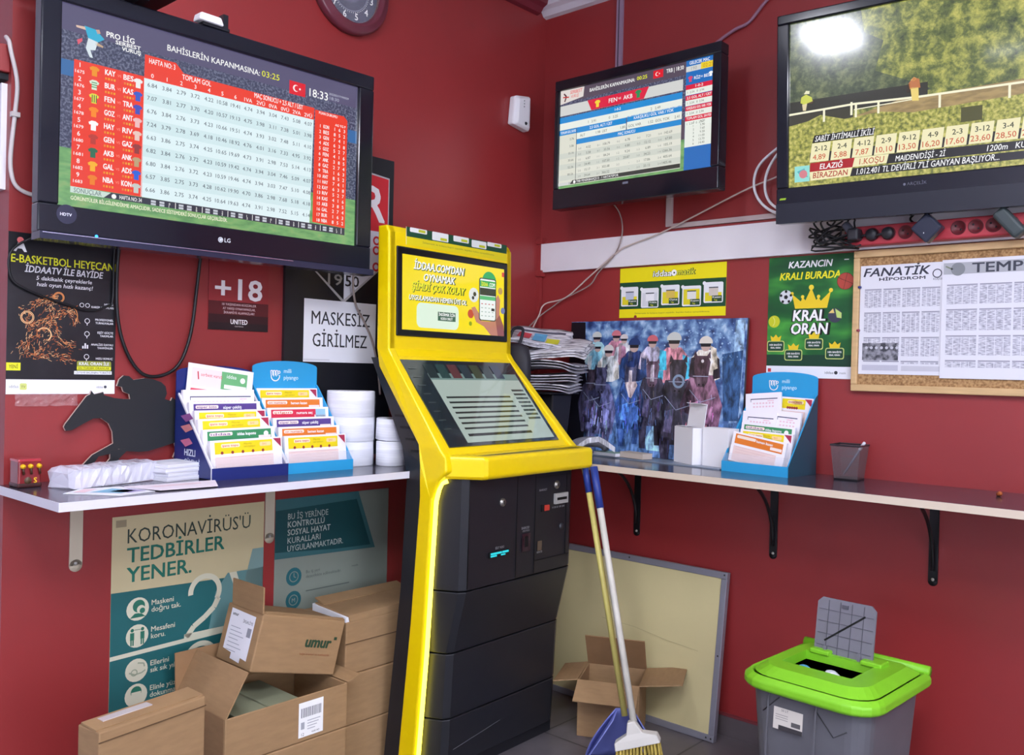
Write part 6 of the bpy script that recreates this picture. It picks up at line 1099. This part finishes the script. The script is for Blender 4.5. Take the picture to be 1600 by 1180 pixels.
pts = [(-hw + .014, 0), (hw - .014, 0), (hw, .014), (hw, z1 - .014), (hw - .014, z1), (-hw + .014, z1), (-hw, z1 - .014), (-hw, .014)]
b.extr(pts, 0, .006, FG); lnm = M('flap_line', (84, 82, 92), .5)
for k in range(1, 5): b.box(-hw + .006, -.0015, z1 * k / 5 - .0008, hw - .006, 0, z1 * k / 5 + .0008, lnm); b.box(-hw + 2 * hw * k / 5 - .0008, -.0015, .006, -hw + 2 * hw * k / 5 + .0008, 0, z1 - .006, lnm)
b.loft([[(x, y, z) for x, z in ((-.058, .05), (-.055, .046), (.058, .135), (.055, .139))] for y in (-.002, 0)], KG); b.box(-.012, -.004, z1 - .022, .006, 0, z1 - .012, lnm)
fo = obj('flap', b, t, (-.015, hy1 + .016, .490), (R(-8), 0, R(0)))
for s_ in (-1, 1): obj('hinge', B().box(s_ * .05 - .004, -.01, -.012, s_ * .05 + .004, 0, .035, FG), fo)
b = B(); b.rect(-.042, -.046, .042, .046, C(206, 200, 192), 1); b.rect(-.042, .028, .042, .046, C(60, 54, 56), 2); b.rect(-.042, .028, -.004, .046, C(190, 60, 50), 3); b.rect(-.026, -.046, .042, -.034, C(56, 54, 58), 2); b.text('ÇÖP KOVASI', -.026, .015, .008, C(60, 58, 60), 2, .05, bold=.02); b.text('50 LT', -.02, .003, .006, C(90, 88, 90), 2); [b.rect(-.036, -.008 - .006 * k, .0, -.006 - .006 * k, C(150, 146, 144), 2) for k in range(3)]; b.rect(.01, -.03, .036, -.018, C(90, 88, 90), 2)
obj('product_label', b, t, (-.045, -.1748, .395), (R(-4.0), 0, 0), label='beige and black product label')
for k, (x, y, z, m, lab) in enumerate(((-.01, -.0, .452, M('rubbish_white', (220, 222, 230), .6), 'white crumpled scrap inside the green-lidded bin'), (-.085, -.01, .452, M('rubbish_blue', (90, 170, 214), .6), 'light blue scrap inside the green-lidded bin'))):
    q = random.Random(k); b = B(); b.loft([[((.008 + .03 * math.sin(math.pi * (j + .3) / 6.6)) * q.uniform(.75, 1.1) * math.cos(R(36 * i)), (.008 + .03 * math.sin(math.pi * (j + .3) / 6.6)) * q.uniform(.75, 1.1) * math.sin(R(36 * i)), -.03 + .06 * j / 6) for i in range(10)] for j in range(7)], m); tag(obj('crumpled_scrap', b, None, (1.512 + x, -.480 + y, z)), lab, 'rubbish')
tag(obj('rubbish_bag', B().loft([rr_(.148, .155, .30, .05), rr_(.152, .16, .40, .05), rr_(.11, .11, .425, .05)], M('bin_bag_black', (20, 20, 26), .3)), None, (1.512, -.480, 0), (0, 0, R(-3))), 'black bag of rubbish filling the green-lidded bin', 'rubbish bag')
